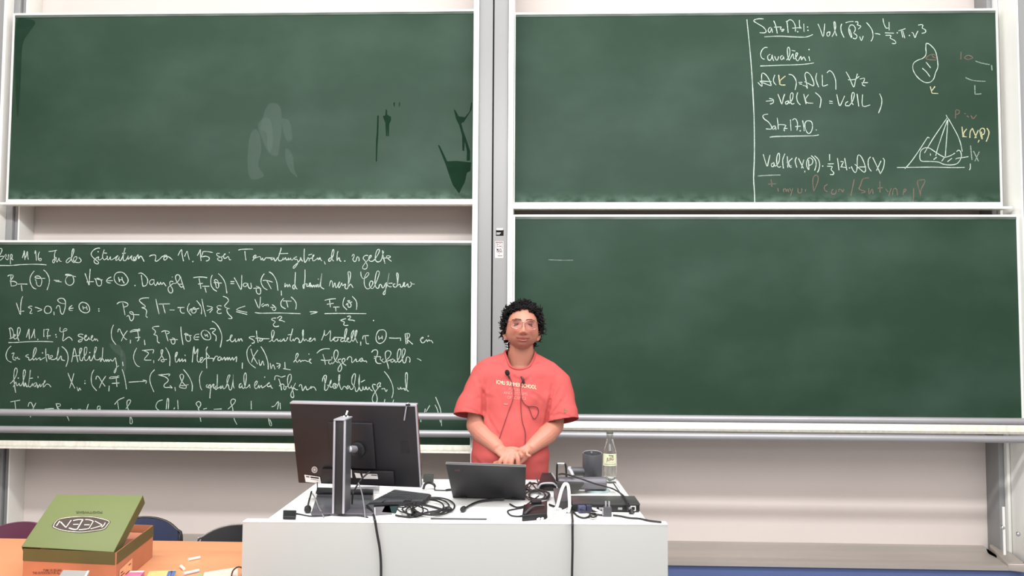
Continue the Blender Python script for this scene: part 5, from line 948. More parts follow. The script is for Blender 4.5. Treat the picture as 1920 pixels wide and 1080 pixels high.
cable([(870, 955, .003), (884, 946, .002), (900, 940, .002), (925, 936.5, .003), (945, 936, .003)], .0044, RC, 'black video cable with its plug pointing at us before the laptop', ends=((0, .0105, .026),))
cable([(815, 919), (830, 919.5), (843, 919.5), (850, 919)], .0024, RC, 'thin cable running from the headset behind the laptop', ends=((3, .006, .014),))
cable([(836, 918.5, .004), (842, 917.5, .004), (856, 917, .003)], .003, RC, 'short cable end at the left side of the laptop')
rnd = random.Random(3)
for n_i, (lab_, cxs, cys, rx, ry, cnt) in enumerate((('wiry tangle of thin black cable right of the laptop, upper heap', 1000, 913, 15, 9, 20), ('wiry tangle of thin black cable right of the laptop, lower heap', 1008, 928, 24, 11, 40))):
    c_ = []
    for i in range(cnt):
        an = i*1.25+n_i; k = .6+.4*rnd.random()
        c_.append((cxs+rx*k*math.cos(an)+3*math.sin(i*.7), cys+ry*k*math.sin(an), .002+.012*rnd.random()))
    cable(c_, .0024, RC, lab_, sm=5)
cable([(988, 918, .002), (990, 909, .01), (994, 904, .014), (1000, 910, .012), (1008, 921, .01), (1014, 925, .004)], .003, RC, 'black cable loop rising beside the laptop edge')
cable([(956, 945), (965, 950), (972, 951), (985, 948), (1000, 937, .01), (1010, 930, .014)], .003, RC, 'black cable running from the laptop base to the heap')
cable([(993, 949), (975, 953), (954, 957), (953, 962), (960, 967), (975, 968), (984, 965)], .003, RC, 'black cable loop left of the power brick')
cable([(1006, 895, .01), (1009, 905, .012), (1010, 915, .008), (1013, 926, .006)], .0034, BLK2, 'grey cable behind the wiry heap')
# white cables
wc = mat('white_cable_warm', (240, 240, 234), .4)
cable([(1030, 968, .003), (1040, 955, .006), (1045, 948, .02), V(1052, 922, 3.24), V(1057, 910, 3.25), V(1061, 907, 3.26), V(1065, 911, 3.26), V(1067, 925, 3.24), (1068, 950, .012), (1066, 958, .004)], .0062, wc, 'thick white cable rising in a narrow arch')
for i, (pts, l) in enumerate((([(1008, 974), (1019, 968), (1031, 960), (1044, 954), (1052, 955)], 'white cable, first of the fan behind the desk front'),
          ([(1016, 973), (1026, 966), (1044, 960), (1058, 957), (1068, 951)], 'white cable, middle one of the fan behind the desk front'),
          ([(1026, 974), (1038, 969), (1056, 962), (1066, 957)], 'white cable, right one of the fan behind the desk front'),
          ([(1070, 949, .006), (1088, 949, .012), (1105, 952, .012), (1120, 957, .008), (1132, 963, .004)], 'white cable running to the cube adapter'))):
    cable(pts, .0042, wc, l)
cable([(1030, 946), (1045, 951), (1068, 951), (1085, 947, .004), (1100, 945, .012)], .004, RC, 'dark grey cable bridging the power brick and the media box')
cable([V(1048, 889.5, 3.56), V(1054, 888.5, 3.5), V(1066, 890.5, 3.46), V(1090, 898, 3.42), V(1115, 907, 3.45), V(1137, 913, 3.5), Z(1150, 917, DZ+.01), Z(1166, 927, DZ+.036), Z(1174, 937, DZ+.04), Z(1178, 945, DZ+.045), SW(.2, -.012, .03), SW(.2, -.03, .012)], .0034, RC, 'black cable drooping from the document camera to the media box')
cable([(1074, 950), (1076, 960), (1084, 968), (1096, 971), (1108, 967)], .0034, RC, 'black cable curling in front of the media box')
blu = mat('blue_plug', (70, 72, 106), .45)
t = cable([(1086, 955, .01), (1096, 958, .01), (1108, 963, .004), (1120, 965), (1132, 966)], .0036, RC, 'cable with bulky blue grey video plugs before the media box')
MB().box(-.014, .014, -.01, .012, .002, .028, .2, Z(1091, 962, DZ)).build('video_plug', blu, t, bevel=.003)
MB().box(-.01, .01, -.01, .012, .004, .03, .2, Z(1104, 962, DZ)).build('video_plug', mat('blue_plug_dark', (48, 48, 70), .45), t, bevel=.003)
coil = [(1112+7*math.cos(i*1.3), 966+4*math.sin(i*1.3), .003+.004*(i % 2)) for i in range(16)]
cable(coil, .0028, RC, 'small dark knot of cable beside the cube adapter', sm=4)
cable([(1150, 966), (1165, 968), (1180, 971), (1200, 972.5), (1218, 976.5), (1240, 979)], .0034, RC, 'black cable leaving over the right front corner of the desk')
loop = [Z(x, y, TZ+.004+hh) for x, y, hh in ((457, 1056, .05), (455, 1068, .02), (452, 1085, 0), (440, 1100, 0), (434, 1085, .0), (437, 1070, .015), (447, 1063, .03), (456, 1066, .04))]
t = thing('cable', 'dark reddish cable loop on the orange table at the desk side', 'cable', dn(loop[3], TZ)); MB().tube(loop, .0028, 8, 5).build('cord', mat('reddish_cable', (74, 40, 32), .5), t)
# ---------------------------------------------------------------- the lecturer
PX = V(975, 700, 4.18)
man = thing('person', 'smiling man with dark curly hair, glasses and a coral T-shirt, hands clasped behind the desk', 'person', (PX.x, 4.18, 0))
HC = V(979, 616, 4.13)                 # middle of the head
HR = Matrix.Rotation(math.radians(5), 3, 'Z') @ Matrix.Rotation(math.radians(2), 3, 'Y') @ Matrix.Rotation(math.radians(-4), 3, 'X')   # chin lifted
def hl(x, y, z): return HC + HR @ Vector((x, y, z))
def g(d, s): return math.exp(-(d/s)**2)
def head_point(d):
    x, y, z = d
    a, b, c = .0765, .098, .114
    p = Vector((x*a, y*b, z*c))
    # fuller cranium behind, flatter face in front
    if z < 0:
        k = min(1, -z); p.x *= 1-.13*k*k; p.z *= 1-.14*k*k
        if y > 0: p.y *= 1-.38*k
        else: p.y *= 1+.05*k
    if z > 0: p.x *= 1+.05*z; p.y *= 1+.03*z
    # squarer jaw and cheeks
    X, Zz = p.x, p.z
    p.x *= 1+.09*g(Zz+.045, .035)*(1-abs(y)**2)
    if y < 0:
        f = 0
        X, Zz = p.x, p.z; ax_ = abs(X)
        f += .006*g(Zz+.02, .09)*g(X, .05)
        f += .0085*g(X, .0095)*g(Zz-.002, .020)                # bridge
        f += .025*g(X, .0120)*g(Zz+.024, .0125)                # tip
        f += .009*g(ax_-.0145, .0075)*g(Zz+.029, .0075)         # wings
        f -= .006*g(ax_-.009, .005)*g(Zz+.037, .004)
        f += .0065*g(ax_-.028, .02)*g(Zz-.037, .008)           # brow
        f -= .0105*g(ax_-.031, .015)*g(Zz-.014, .011)          # socket
        f += .0060*g(ax_-.031, .012)*g(Zz-.021, .0045)         # upper lid
        f += .0042*g(ax_-.031, .012)*g(Zz-.004, .0042)         # lower lid
        f += .0065*g(ax_-.040, .016)*g(Zz+.018, .014)          # smiling cheeks
        f -= .0030*g(ax_-.030-(-.012-Zz)*.35, .0045)*g(Zz+.038, .016)   # fold beside the mouth
        zc = -.0580+6.0*X*X
        f += .0032*g(X, .022)*g(Zz-zc-.0060, .0040)
        f += .0048*g(X, .018)*g(Zz-zc+.0080, .0050)
        f -= .0050*g(X, .024)*g(Zz-zc, .0022)
        f -= .004*g(X, .02)*g(Zz+.072, .005)
        f += .0095*g(X, .022)*g(Zz+.086, .012)                 # chin
        p.y -= f
    return p
NU, NV = 120, 120
head = MB()
for i in range(NV+1):
    t = math.pi*(i+.001)/(NV+.002)
    for k in range(NU):
        a = 2*math.pi*k/NU
        d = (math.sin(t)*math.cos(a), math.sin(t)*math.sin(a), math.cos(t))
        head.v.append(HC + HR @ head_point(d))
for i in range(NV):
    for k in range(NU):
        a = i*NU+k; b = i*NU+(k+1) % NU; head.f.append((a, a+NU, b+NU, b))
head.f.append(tuple(range(NU))); head.f.append(tuple(NV*NU+k for k in range(NU))[::-1])
body = MB(); body.v = list(head.v); body.f = list(head.f)
for s_ in (-1, 1):      # ears
    c0 = [hl(s_*x, y, z) for x, y, z in ((.072, -.004, -.054), (.080, .004, -.050), (.0875, .014, -.034), (.091, .022, -.014), (.0895, .022, .002), (.083, .012, .008), (.076, .002, .0), (.073, -.001, -.012))]
    body.tube(c0, [.0055, .006, .0052, .005, .005, .0045, .004], 10, 4)
    body.ell(hl(s_*.079, .010, -.024), (.0055, .015, .024), 12, HR @ Matrix.Rotation(s_*.35, 3, 'Z'))
    body.ell(hl(s_*.0765, .0, -.050), (.006, .008, .010), 10, HR)
# neck and trunk
body.tube([hl(0, .03, -.03), V(977, 655, 4.175), V(976, 680, 4.19), V(976, 705, 4.20)], [.058, .062, .066, .082], 24, 4)
body.cap(V(950, 700, 4.2), V(917, 710, 4.19), .05, .05); body.cap(V(1002, 700, 4.2), V(1034, 712, 4.19), .05, .048)
trunk = [(706, .15, .08), (740, .165, .10), (790, .145, .105), (840, .155, .125), (890, .16, .12), (930, .165, .115), (965, .16, .11)]
def ringloft(mb, rings, seg=32, ex=2.0):
    base = len(mb.v)
    for (c, rx, rf, rb) in rings:
        for k in range(seg):
            a = 2*math.pi*k/seg; ca, sa = math.cos(a), math.sin(a)
            x = math.copysign(abs(ca)**(2/ex), ca)*rx; y = math.copysign(abs(sa)**(2/ex), sa)*(rb if sa > 0 else rf)
            mb.v.append(Vector((c.x+x, c.y+y, c.z)))
    n = len(rings)
    for i in range(n-1):
        for k in range(seg):
            a = base+i*seg+k; b = base+i*seg+(k+1) % seg; mb.f.append((a, a+seg, b+seg, b))
    mb.f.append(tuple(base+k for k in range(seg))); mb.f.append(tuple(base+(n-1)*seg+k for k in range(seg))[::-1])
    return mb
ringloft(body, [(V(970-(py > 780)*12, py, 4.18), rx-.012, ry-.012, .085) for py, rx, ry in trunk])
# arms
Rs, Re, Rw = V(906, 712, 4.19), V(891, 797, 4.13), V(936, 842, 3.985)      # the arm on the left of the picture
Ls, Le, Lw = V(1042, 724, 4.19), V(1040, 799, 4.13), V(992, 843, 3.995)
body.cap(Rs, Re, .052, .044); body.cap(Ls, Le, .048, .044)
m1 = Re.lerp(Rw, .35)+Vector((0, -.004, -.004)); m2 = Le.lerp(Lw, .35)+Vector((0, -.004, -.004))
body.tube([Re, m1, Re.lerp(Rw, .75), Rw], [.044, .047, .037, .030], 18, 5); body.ell(Re, (.044, .044, .044), 16)
body.tube([Le, m2, Le.lerp(Lw, .75), Lw], [.044, .047, .036, .029], 18, 5); body.ell(Le, (.044, .044, .044), 16)
# hand of the arm on the left, laid over the other one: palm, four fingers, thumb
def palm(mb, w_, k1, k4, th):
    """from the wrist to the knuckle line k1..k4"""
    for i in range(7):
        t = i/6; k = k1.lerp(k4, t); a = w_.lerp(k, .12)+(k-w_.lerp(k, 0))*0
        st = w_+(k4-k1).normalized()*(t-.5)*.034
        mb.tube([st, st.lerp(k, .5)+Vector((0, -.003, 0)), k], [th, th*1.02, th*.82], 10, 3); mb.ell(k, (th*.82,)*3, 10)
    mb.ell(w_, (.028, .022, .026), 12)
def finger(mb, pts, r):
    mb.tube(pts, [r*1.05, r, r*1.02, r*.93, r*.72], 10, 4); mb.ell(pts[-1], (r*.74,)*3, 10); mb.ell(pts[0], (r*1.12,)*3, 10)
k1, k4 = V(944, 856.5, 3.935), V(970, 851, 3.935)
palm(body, Rw, k1, k4, .0135)
fp = [([(944, 857, 3.934), (939, 863, 3.926), (937, 869, 3.93), (939, 877, 3.945), (944, 880, 3.965)], .0104),
      ([(952, 859, 3.929), (948.5, 866, 3.921), (947.5, 873, 3.927), (949.5, 881, 3.942), (954, 884, 3.962)], .0112),
      ([(961, 858.5, 3.928), (959, 866, 3.919), (958.5, 874, 3.925), (961, 882, 3.94), (965, 885, 3.96)], .0114),
      ([(969, 853, 3.932), (971, 860.5, 3.922), (971.5, 868, 3.926), (973, 877, 3.94), (976, 881, 3.96)], .0110)]
body.ell(V(957, 850, 3.948), (.036, .014, .024), 16)
body.ell(V(975, 854, 3.955), (.018, .014, .016), 14)
for pts, r in fp: finger(body, [V(*q) for q in pts], r)
finger(body, [V(*q) for q in ((949, 843, 3.965), (959, 841.5, 3.965), (969, 843, 3.966), (977, 846.5, 3.972), (983, 850, 3.98))], .0112)
# hand of the arm on the right, underneath, fingers pointing to the left
j1, j4 = V(967, 848, 3.975), V(970, 872, 3.972)
palm(body, Lw, j1, j4, .0125)
for (y0, x1, y1, x2, y2, dy) in ((852, 950, 856, 936, 864, 0), (859, 946, 863, 927, 868, 0), (866, 943, 869, 923, 873, .002), (873, 945, 876, 929, 880, .004)):
    finger(body, [V(968, y0, 3.975+dy), V((968+x1)/2, (y0+y1)/2, 3.968+dy), V(x1, y1, 3.965+dy), V((x1+x2)/2, (y1+y2)/2, 3.965+dy), V(x2, y2, 3.97+dy)], .0085)
finger(body, [V(*q) for q in ((988, 847, 3.97), (988, 851, 3.962), (990, 854, 3.957), (993, 854.5, 3.96), (995, 853.5, 3.968))], .0076)
# legs under the trousers, ankles
hipz = .93
for s_ in (-1, 1):
    hp = Vector((PX.x-.02+s_*.09, 4.18, .90)); kn = Vector((PX.x-.02+s_*.11, 4.16, .50)); an = Vector((PX.x-.02+s_*.12, 4.2, .09))
    body.cap(hp, kn, .080, .055); body.cap(kn, an, .054, .035)
def remesh(mb, vox, sm_it=2, sm_f=.5):
    me = bpy.data.meshes.new('tmp'); me.from_pydata(mb.v, [], mb.f); me.update()
    bm = bmesh.new(); bm.from_mesh(me); bmesh.ops.recalc_face_normals(bm, faces=bm.faces); bm.to_mesh(me); bm.free()
    o = bpy.data.objects.new('tmp', me); COL.objects.link(o)
    r = o.modifiers.new('r', 'REMESH'); r.mode = 'VOXEL'; r.voxel_size = vox
    if sm_it:
        s = o.modifiers.new('s', 'SMOOTH'); s.iterations = sm_it; s.factor = sm_f
    dg = bpy.context.evaluated_depsgraph_get(); out = bpy.data.meshes.new_from_object(o.evaluated_get(dg))
    bpy.data.objects.remove(o); bpy.data.meshes.remove(me); return out
def mesh_obj(me, name, m, parent):
    off = wloc(parent)
    for v in me.vertices: v.co -= off
    me.materials.clear(); me.materials.append(m); me.name = name
    for p in me.polygons: p.use_smooth = True
    o = bpy.data.objects.new(name, me); COL.objects.link(o); o.parent = parent; return o
bme = remesh(body, .0027, 1, .4)
bm = bmesh.new(); bm.from_mesh(bme)
for c_, rad, it in ((Rw, .042, 22), (Lw, .042, 22), (Re, .075, 14), (Le, .075, 14), (V(957, 851, 3.93), .045, 3)):
    vs = [v for v in bm.verts if (v.co-c_).length < rad]
    for _ in range(it): bmesh.ops.smooth_vert(bm, verts=vs, factor=.5, use_axis_x=True, use_axis_y=True, use_axis_z=True)
bm.to_mesh(bme); bm.free()
# skin: colour attribute for lips, cheeks, eyelids, shaved beard, and painted shade under brows and in nostrils
SK = bpy.data.materials.new('skin'); SK.use_nodes = True; nt = SK.node_tree; b_ = nt.nodes['Principled BSDF']
at_ = nt.nodes.new('ShaderNodeAttribute'); at_.attribute_name = 'tint'; nt.links.new(at_.outputs['Color'], b_.inputs['Base Color'])
b_.inputs['Roughness'].default_value = .48; b_.inputs['Subsurface Weight'].default_value = .12; b_.inputs['Subsurface Radius'].default_value = (.02, .008, .004); b_.inputs['Subsurface Scale'].default_value = .4
inv = HR.transposed()
ca = bme.color_attributes.new('tint', 'FLOAT_COLOR', 'POINT')
SKC, LIP, RED, BEARD, HANDC = [Vector(lin(c)) for c in ((186, 125, 104), (148, 72, 64), (178, 90, 76), (152, 101, 84), (194, 130, 110))]
cols = []
for v in bme.vertices:
    c = SKC.copy()
    q = inv @ (v.co-HC)
    if q.length < .17 and q.z > -.125:
        if q.y < 0:
            c = c.lerp(Vector(lin((138, 80, 66))), .6*g(abs(q.x)-.031, .017)*g(q.z-.022, .009))  # shade under the brows, painted into the skin colour
            X, Zz = q.x, q.z; zc = -.0580+6.0*X*X
            c = c.lerp(RED, min(1, .55*g(abs(X)-.04, .02)*g(Zz+.018, .02)+.5*g(X, .014)*g(Zz+.026, .014)+.3*g(abs(X)-.03, .02)*g(Zz-.012, .014)))
            c = c.lerp(BEARD, .75*min(1, g(Zz+.075, .03)+.5*g(Zz+.036, .006))*(1 if abs(X) < .06 else .5))
            c = c.lerp(LIP, min(1, g(X, .021)**.5*(g(Zz-zc-.005, .0042)+1.0*g(Zz-zc+.0075, .0055))))
            c = c.lerp(Vector(lin((96, 44, 42))), .8*g(X, .020)*g(Zz-zc, .0022))
    else: c = c.lerp(RED, .25*max(0, noise.noise(v.co*14)))
    if v.co.z < 1.15: c = c.lerp(HANDC, .5)
    c = c.lerp(Vector(lin((120, 60, 50))), .8*g(abs(X)-.009, .0035)*g(Zz+.0375, .0028)) if (q.length < .17 and q.y < 0) else c  # nostril shadow, painted into the skin colour
    cols += [c.x, c.y, c.z, 1]
ca.data.foreach_set('color', cols)
bo = mesh_obj(bme, 'body', SK, man)

# lips laid on the face
fb = BVHTree.FromPolygons([v.co+wloc(man) for v in bme.vertices], [tuple(p.vertices) for p in bme.polygons])
def on_face(x, z, d=.0):
    o_ = hl(x, -.2, z); dr = HR @ Vector((0, 1, 0)); h = fb.ray_cast(o_, dr); return h[0]-dr*d
def mz_(x): return -.0580+6.0*x*x
N_ = [i/8-1 for i in range(17)]
MB().tube([on_face(u*.0285, mz_(u*.0285)+.0022*(1-u*u)*(1-.25*math.cos(u*9)), -.0006) for u in N_], [.0006, .0022, .0028, .0022, .0006], 8).build('upper_lip', mat('lip_skin', (150, 78, 70), .45), man)
MB().tube([on_face(u*.0250, mz_(u*.0250)-.0044*(1-u*u)-.0008, -.0008) for u in N_], [.0006, .0022, .0030, .0022, .0006], 8).build('lower_lip', mat('lip_highlight', (186, 108, 96), .38), man)  # highlight of the lower lip painted as a lighter colour
MB().tube([on_face(u*.0325, mz_(u*.0325)+(.0008*abs(u)), .0004) for u in N_], [.0008, .0017, .0022, .0017, .0008], 6).build('mouth_line', mat('mouth_dark', (70, 26, 26), .6), man)
# eyes behind narrow smiling lids
EYE = mat('eye_white', (170, 150, 142), .25); IRIS = mat('iris', (36, 26, 22), .2)
for s_ in (-1, 1):
    e = MB().ell(hl(s_*.031, -.0775, .0125), (.0118, .0118, .0118), 20).build('eyeball', EYE, man)
    MB().ell(hl(s_*.031+.001, -.0885, .0115), (.0058, .0020, .0052), 14, HR).build('iris', IRIS, e)
    # eyelids
    for (z0, th, yy) in ((.0172, .0034, -.0908), (.0078, .0026, -.0898)):
        MB().tube([hl(s_*(.031+x), yy+abs(x)*.42, z0+(.0025 if z0 > .01 else .001)*(-abs(x)/.012)) for x in (-.0135, -.007, 0, .007, .0135)], [th*.5, th, th*1.1, th, th*.5], 8, 4).build('eyelid', mat('eyelid_skin', (122, 68, 58), .5), man)
    bw = MB()
    rb = random.Random(5)
    for i in range(60):
        t = i/59; x = .012+.038*t; z = .0325+.006*math.sin(t*2.4)-.006*t+rb.uniform(-.002, .002)
        y = -.1015+.012*t+.35*max(0, x-.03)
        bw.tube([hl(s_*x, y, z), hl(s_*(x+.006), y+.0005, z+.001+.001*(1-t))], [.0021, .0009], 4)
    bw.build('eyebrow', mat('brow_hair', (66, 40, 34), .7), man)
# teeth left to the geometry; glasses
GF = mat('glasses_frame', (150, 112, 102), .3, .6)
gl = MB(); 
def glp(cx, r1, r2, u, ex=2.6):
    ca, sa = math.cos(u), math.sin(u)
    return (cx+math.copysign(abs(ca)**(2/ex), ca)*r1, math.copysign(abs(sa)**(2/ex), sa)*r2)
gx0, gyy, gz0 = .0345, -.1130, .0095
for s_ in (-1, 1):
    pts = []
    for i in range(29):
        x, z = glp(s_*gx0,   .0285, .0215, 2*math.pi*i/28)
        pts.append(hl(x, gyy+1.6*x*x*2, gz0+z))
    gl.tube(pts, .0011, 6)
gl.tube([hl(-.008, gyy+.001, gz0+.008), hl(0, gyy-.002, gz0+.0105), hl(.008, gyy+.001, gz0+.008)], .0012, 6, 4)
for s_ in (-1, 1):
    gl.tube([hl(s_*.0625, gyy+.0125, gz0+.012), hl(s_*.070, gyy+.022, gz0+.013), hl(s_*.079, -.05, gz0+.012), hl(s_*.083, .0, gz0+.010), hl(s_*.084, .018, gz0)], .0012, 6, 3)
glo = gl.build('glasses', GF, man)
LG = bpy.data.materials.new('lens_glass'); LG.use_nodes = True; n2 = LG.node_tree; n2.nodes.clear()
ou = n2.nodes.new('ShaderNodeOutputMaterial'); mx = n2.nodes.new('ShaderNodeMixShader'); tr_ = n2.nodes.new('ShaderNodeBsdfTransparent'); gg = n2.nodes.new('ShaderNodeBsdfGlossy')
tr_.inputs[0].default_value = (.93, .93, .94, 1); gg.inputs['Roughness'].default_value = .05; mx.inputs[0].default_value = .05
n2.links.new(tr_.outputs[0], mx.inputs[1]); n2.links.new(gg.outputs[0], mx.inputs[2]); n2.links.new(mx.outputs[0], ou.inputs[0])
for s_ in (-1, 1):
    lm = MB(); pts = []
    for i in range(28):
        x, z = glp(s_*gx0,   .0285, .0215, 2*math.pi*i/28); pts.append(hl(x, gyy+1.6*x*x*2, gz0+z))
    lm.add(pts, [tuple(range(28))]); lm.build('lens', LG, glo, smoothshade=False)

# hair: a cap on the skull and curls over it
HAIR = mat('dark_curls', (17, 14, 14), .7, 0, .3, 60, spec=.2)
rh = random.Random(11)
def hair_ok(q):      # q: direction on the skull in head axes
    x, y, z = q.x/.0765, q.y/.098, q.z/.114
    if y < -.05:
        lim = .70-.62*max(0, abs(x)-.40)+.05*math.sin(x*9+1)
        if y < -.35: return z > lim
        return z > min(lim, .25-(y+.35)*1.9)
    if y < .25: return z > .10-(y+.05)*1.5
    return z > -.66
hcap = MB(); idx = {}
n_u, n_v = 60, 44
for i in range(n_v+1):
    t = math.pi*.74*i/n_v
    for k in range(n_u):
        a = 2*math.pi*k/n_u
        d = Vector((math.sin(t)*math.cos(a), math.sin(t)*math.sin(a), math.cos(t)))
        p = head_point(d); s2 = 1.05+.03*noise.noise(d*6)
        idx[(i, k)] = (len(hcap.v), hair_ok(p)); hcap.v.append(HC+HR @ (p*s2+Vector((0, 0, .002))))
for i in range(n_v):
    for k in range(n_u):
        q = [idx[(i, k)], idx[(i+1, k)], idx[(i+1, (k+1) % n_u)], idx[(i, (k+1) % n_u)]]
        if all(b for a, b in q): hcap.f.append(tuple(a for a, b in q))
ho = hcap.build('hair', HAIR, man)
cl = MB(); made = 0
while made < 1150:
    d = Vector((rh.gauss(0, 1), rh.gauss(0, 1), rh.gauss(0, 1)+.25)).normalized(); p = head_point(d)
    if not hair_ok(p): continue
    made += 1
    n = Vector((d.x/.0765, d.y/.098, d.z/.114)).normalized()
    side = abs(d.x)
    L = (.016+.012*rh.random())*(1+.7*side*(d.z < .75)+.45*(d.z > .6))
    if d.y < -.40: L *= .6
    tng = n.cross(Vector((rh.gauss(0, 1), rh.gauss(0, 1), rh.gauss(0, 1)))).normalized()
    ax2 = (n+tng*.75+Vector((0, 0, -.35 if d.y > -.4 else .35))).normalized()
    e1 = ax2.orthogonal().normalized(); e2 = ax2.cross(e1)
    r0 = .004+.0035*rh.random(); tw = 7+5*rh.random(); ph = rh.random()*6.28
    pts = []
    for i in range(13):
        t = i/12; pts.append(HC+HR @ (p*1.02+ax2*(L*t)+(e1*math.cos(ph+tw*t)+e2*math.sin(ph+tw*t))*r0*(.35+.65*t)))
    cl.tube(pts, [.0030, .0032, .0026, .0012], 5)
co = cl.build('curls', HAIR, ho, kind='stuff')

# ---- T-shirt
sh = MB()
rings = [(657, 975, .066, .066, .070, 4.20), (663, 974, .090, .072, .075, 4.20), (670, 967, .142, .078, .082, 4.195), (679, 968, .188, .086, .092, 4.19), (689, 969, .216, .094, .098, 4.19), (702, 970, .230, .104, .104, 4.185), (720, 971, .228, .114, .108, 4.185),
         (740, 972, .208, .122, .110, 4.18), (768, 966, .182, .130, .108, 4.175), (795, 961, .172, .148, .106, 4.17), (825, 957, .180, .165, .108, 4.165), (850, 957, .190, .172, .112, 4.165), (875, 958, .188, .165, .115, 4.17), (893, 959, .182, .150, .118, 4.17), (915, 959, .178, .142, .118, 4.17)]
ringloft(sh, [(V(cx, py, Yc), rx, rf, rb) for py, cx, rx, rf, rb, Yc in rings], 40, 2.25)
# sleeves
rs0, rs1 = V(910, 712, 4.185), V(874.5, 792, 4.12)
ls0, ls1 = V(1041, 718, 4.185), V(1056, 804, 4.12)
sh.tube([rs0+Vector((.03, 0, .0)), rs0, rs0.lerp(rs1, .55), rs1], [.072, .076, .079, .079], 26, 4)
sh.tube([ls0+Vector((-.03, 0, .0)), ls0, ls0.lerp(ls1, .55), ls1], [.072, .076, .080, .081], 26, 4)
sme = remesh(sh, .0055, 8, .6)
bm = bmesh.new(); bm.from_mesh(sme); bm.normal_update()
# soft folds
for v in bm.verts:
    p = v.co; d = 0
    d += .0065*noise.noise(Vector((p.x*7, p.y*7, p.z*11)))
    d += .0035*noise.noise(Vector((p.x*16+3, p.y*16, p.z*22)))
    for (A, dirv, wv, amp) in ((rs0+Vector((.05, -.05, -.03)), Vector((.5, 0, -.85)), .012, .008), (ls0+Vector((-.05, -.05, -.03)), Vector((-.5, 0, -.85)), .012, .008)):
        q = p-A; dv = dirv.normalized(); al = q.dot(dv); pe = (q-dv*al); 
        if 0 < al < .3 and p.y < A.y+.03: d += amp*math.sin(Vector((pe.x, 0, pe.z)).length/.022+al*6)*math.exp(-(al-.1)**2/.02)*.5
    if p.z < 1.15: d += .004*math.sin(p.x*38+p.z*10)*(1.15-p.z)/.2
    v.co = p+v.normal*d
def to_px(p):
    q = p-CAM; k = q.dot(FW); return 960+FPX*q.dot(RT)/k, 540-FPX*q.dot(UP)/k
def seg_d(x, y, a, b):
    dx, dy = b[0]-a[0], b[1]-a[1]; t = max(0, min(1, ((x-a[0])*dx+(y-a[1])*dy)/(dx*dx+dy*dy))); return math.hypot(x-a[0]-t*dx, y-a[1]-t*dy)
CREASES = [(((908, 712), (906, 735), (907, 760), (906, 785)), 3.0, .012), (((1036, 716), (1034, 740), (1029, 765), (1023, 795)), 3.0, .012),
    (((1056, 716), (1044, 742), (1032, 768)), 3.2, .006), (((1064, 738), (1050, 757), (1034, 778)), 3.2, .005), (((892, 702), (899, 722), (906, 738)), 3.2, .006),
    (((862, 762), (880, 766), (900, 778)), 2.6, .004), (((1030, 783), (1050, 776), (1078, 786)), 2.6, .004), (((907, 765), (918, 790), (934, 816)), 3.2, .006),
    (((1020, 760), (1010, 745), (998, 738)), 3.4, .004), (((958, 700), (966, 710), (976, 712)), 2.6, .004), (((1000, 700), (990, 712), (982, 716)), 2.6, .004),
    (((1018, 800), (1008, 815), (1000, 828)), 3.2, .005), (((890, 858), (900, 872), (915, 880)), 3, .005), (((928, 748), (908, 744), (900, 730)), 3.4, .004)]
for v in bm.verts:
    if v.co.y > 4.17: continue
    x, y = to_px(v.co)
    for pl, wd_, am in CREASES:
        d_ = min(seg_d(x, y, pl[i], pl[i+1]) for i in range(len(pl)-1))
        if d_ < wd_*3:
            tt = (y-pl[0][1])/(pl[-1][1]-pl[0][1]) if abs(pl[-1][1]-pl[0][1]) > 15 else .6
            tt = max(0, min(1, tt)); tp = min(1, tt*2.2+.05)
            v.co = v.co + Vector((0, am*tp*(math.exp(-(d_/wd_)**2)-.35*math.exp(-((d_-wd_*1.7)/wd_)**2)), 0))
bmesh.ops.smooth_vert(bm, verts=bm.verts, factor=.5, use_axis_x=True, use_axis_y=True, use_axis_z=True)
bmesh.ops.smooth_vert(bm, verts=bm.verts, factor=.5, use_axis_x=True, use_axis_y=True, use_axis_z=True)
# open the sleeves, the neck and the hem
def cut(c, n, rad, ok=lambda c: True):
    n = n.normalized(); c = Vector(c)
    geom = [f for f in bm.faces if (f.calc_center_median()-c).length < rad]
    es = {e for f in geom for e in f.edges}; vs = {v for f in geom for v in f.verts}
    bmesh.ops.bisect_plane(bm, geom=list(vs)+list(es)+geom, plane_co=c, plane_no=n, clear_outer=False, clear_inner=False)
    dl = [f for f in bm.faces if (f.calc_center_median()-c).dot(n) > 1e-4 and (f.calc_center_median()-c).length < rad and ok(f.calc_center_median())]
    bmesh.ops.delete(bm, geom=dl, context='FACES')
cut(V(878.5, 779, 4.127), (rs1-rs0)+Vector((.065, 0, -.02)), .102, lambda c: c.x < V(908, 790, 4.12).x)
cut(V(1053.5, 790, 4.127), (ls1-ls0)+Vector((-.0, 0, -.02)), .105, lambda c: c.x > V(1023, 800, 4.12).x)
cut(V(959, 899, 4.17), Vector((0, 0, -1)), .4)
nx, ny = V(975, 680, 4.17).x, 4.175
dl = []
for f in bm.faces:
    c = f.calc_center_median(); dx = (c.x-nx)/.0745; dy = (c.y-ny)/(.098 if c.y < ny else .075)
    if dx*dx+dy*dy < 1 and c.z > 1.470+.03*dx*dx: dl.append(f)
bmesh.ops.delete(bm, geom=dl, context='FACES')
nloop = [v.co.copy() for v in bm.verts if v.is_boundary and v.co.z > 1.40 and (v.co-Vector((nx, ny, v.co.z))).length < .13]
bmesh.ops.dissolve_degenerate(bm, dist=.0008, edges=bm.edges)
for _ in range(8):
    nw = {}
    for v in bm.verts:
        nb_ = [e.other_vert(v) for e in v.link_edges if e.is_boundary]
        if len(nb_) == 2: nw[v] = v.co*.5+(nb_[0].co+nb_[1].co)*.25
    for v, c in nw.items(): v.co = c
bm.to_mesh(sme); bm.free()
SHIRT = mat('coral_cotton', (190, 86, 83), .85, 0, .03, 14, .12, 700, spec=.2)
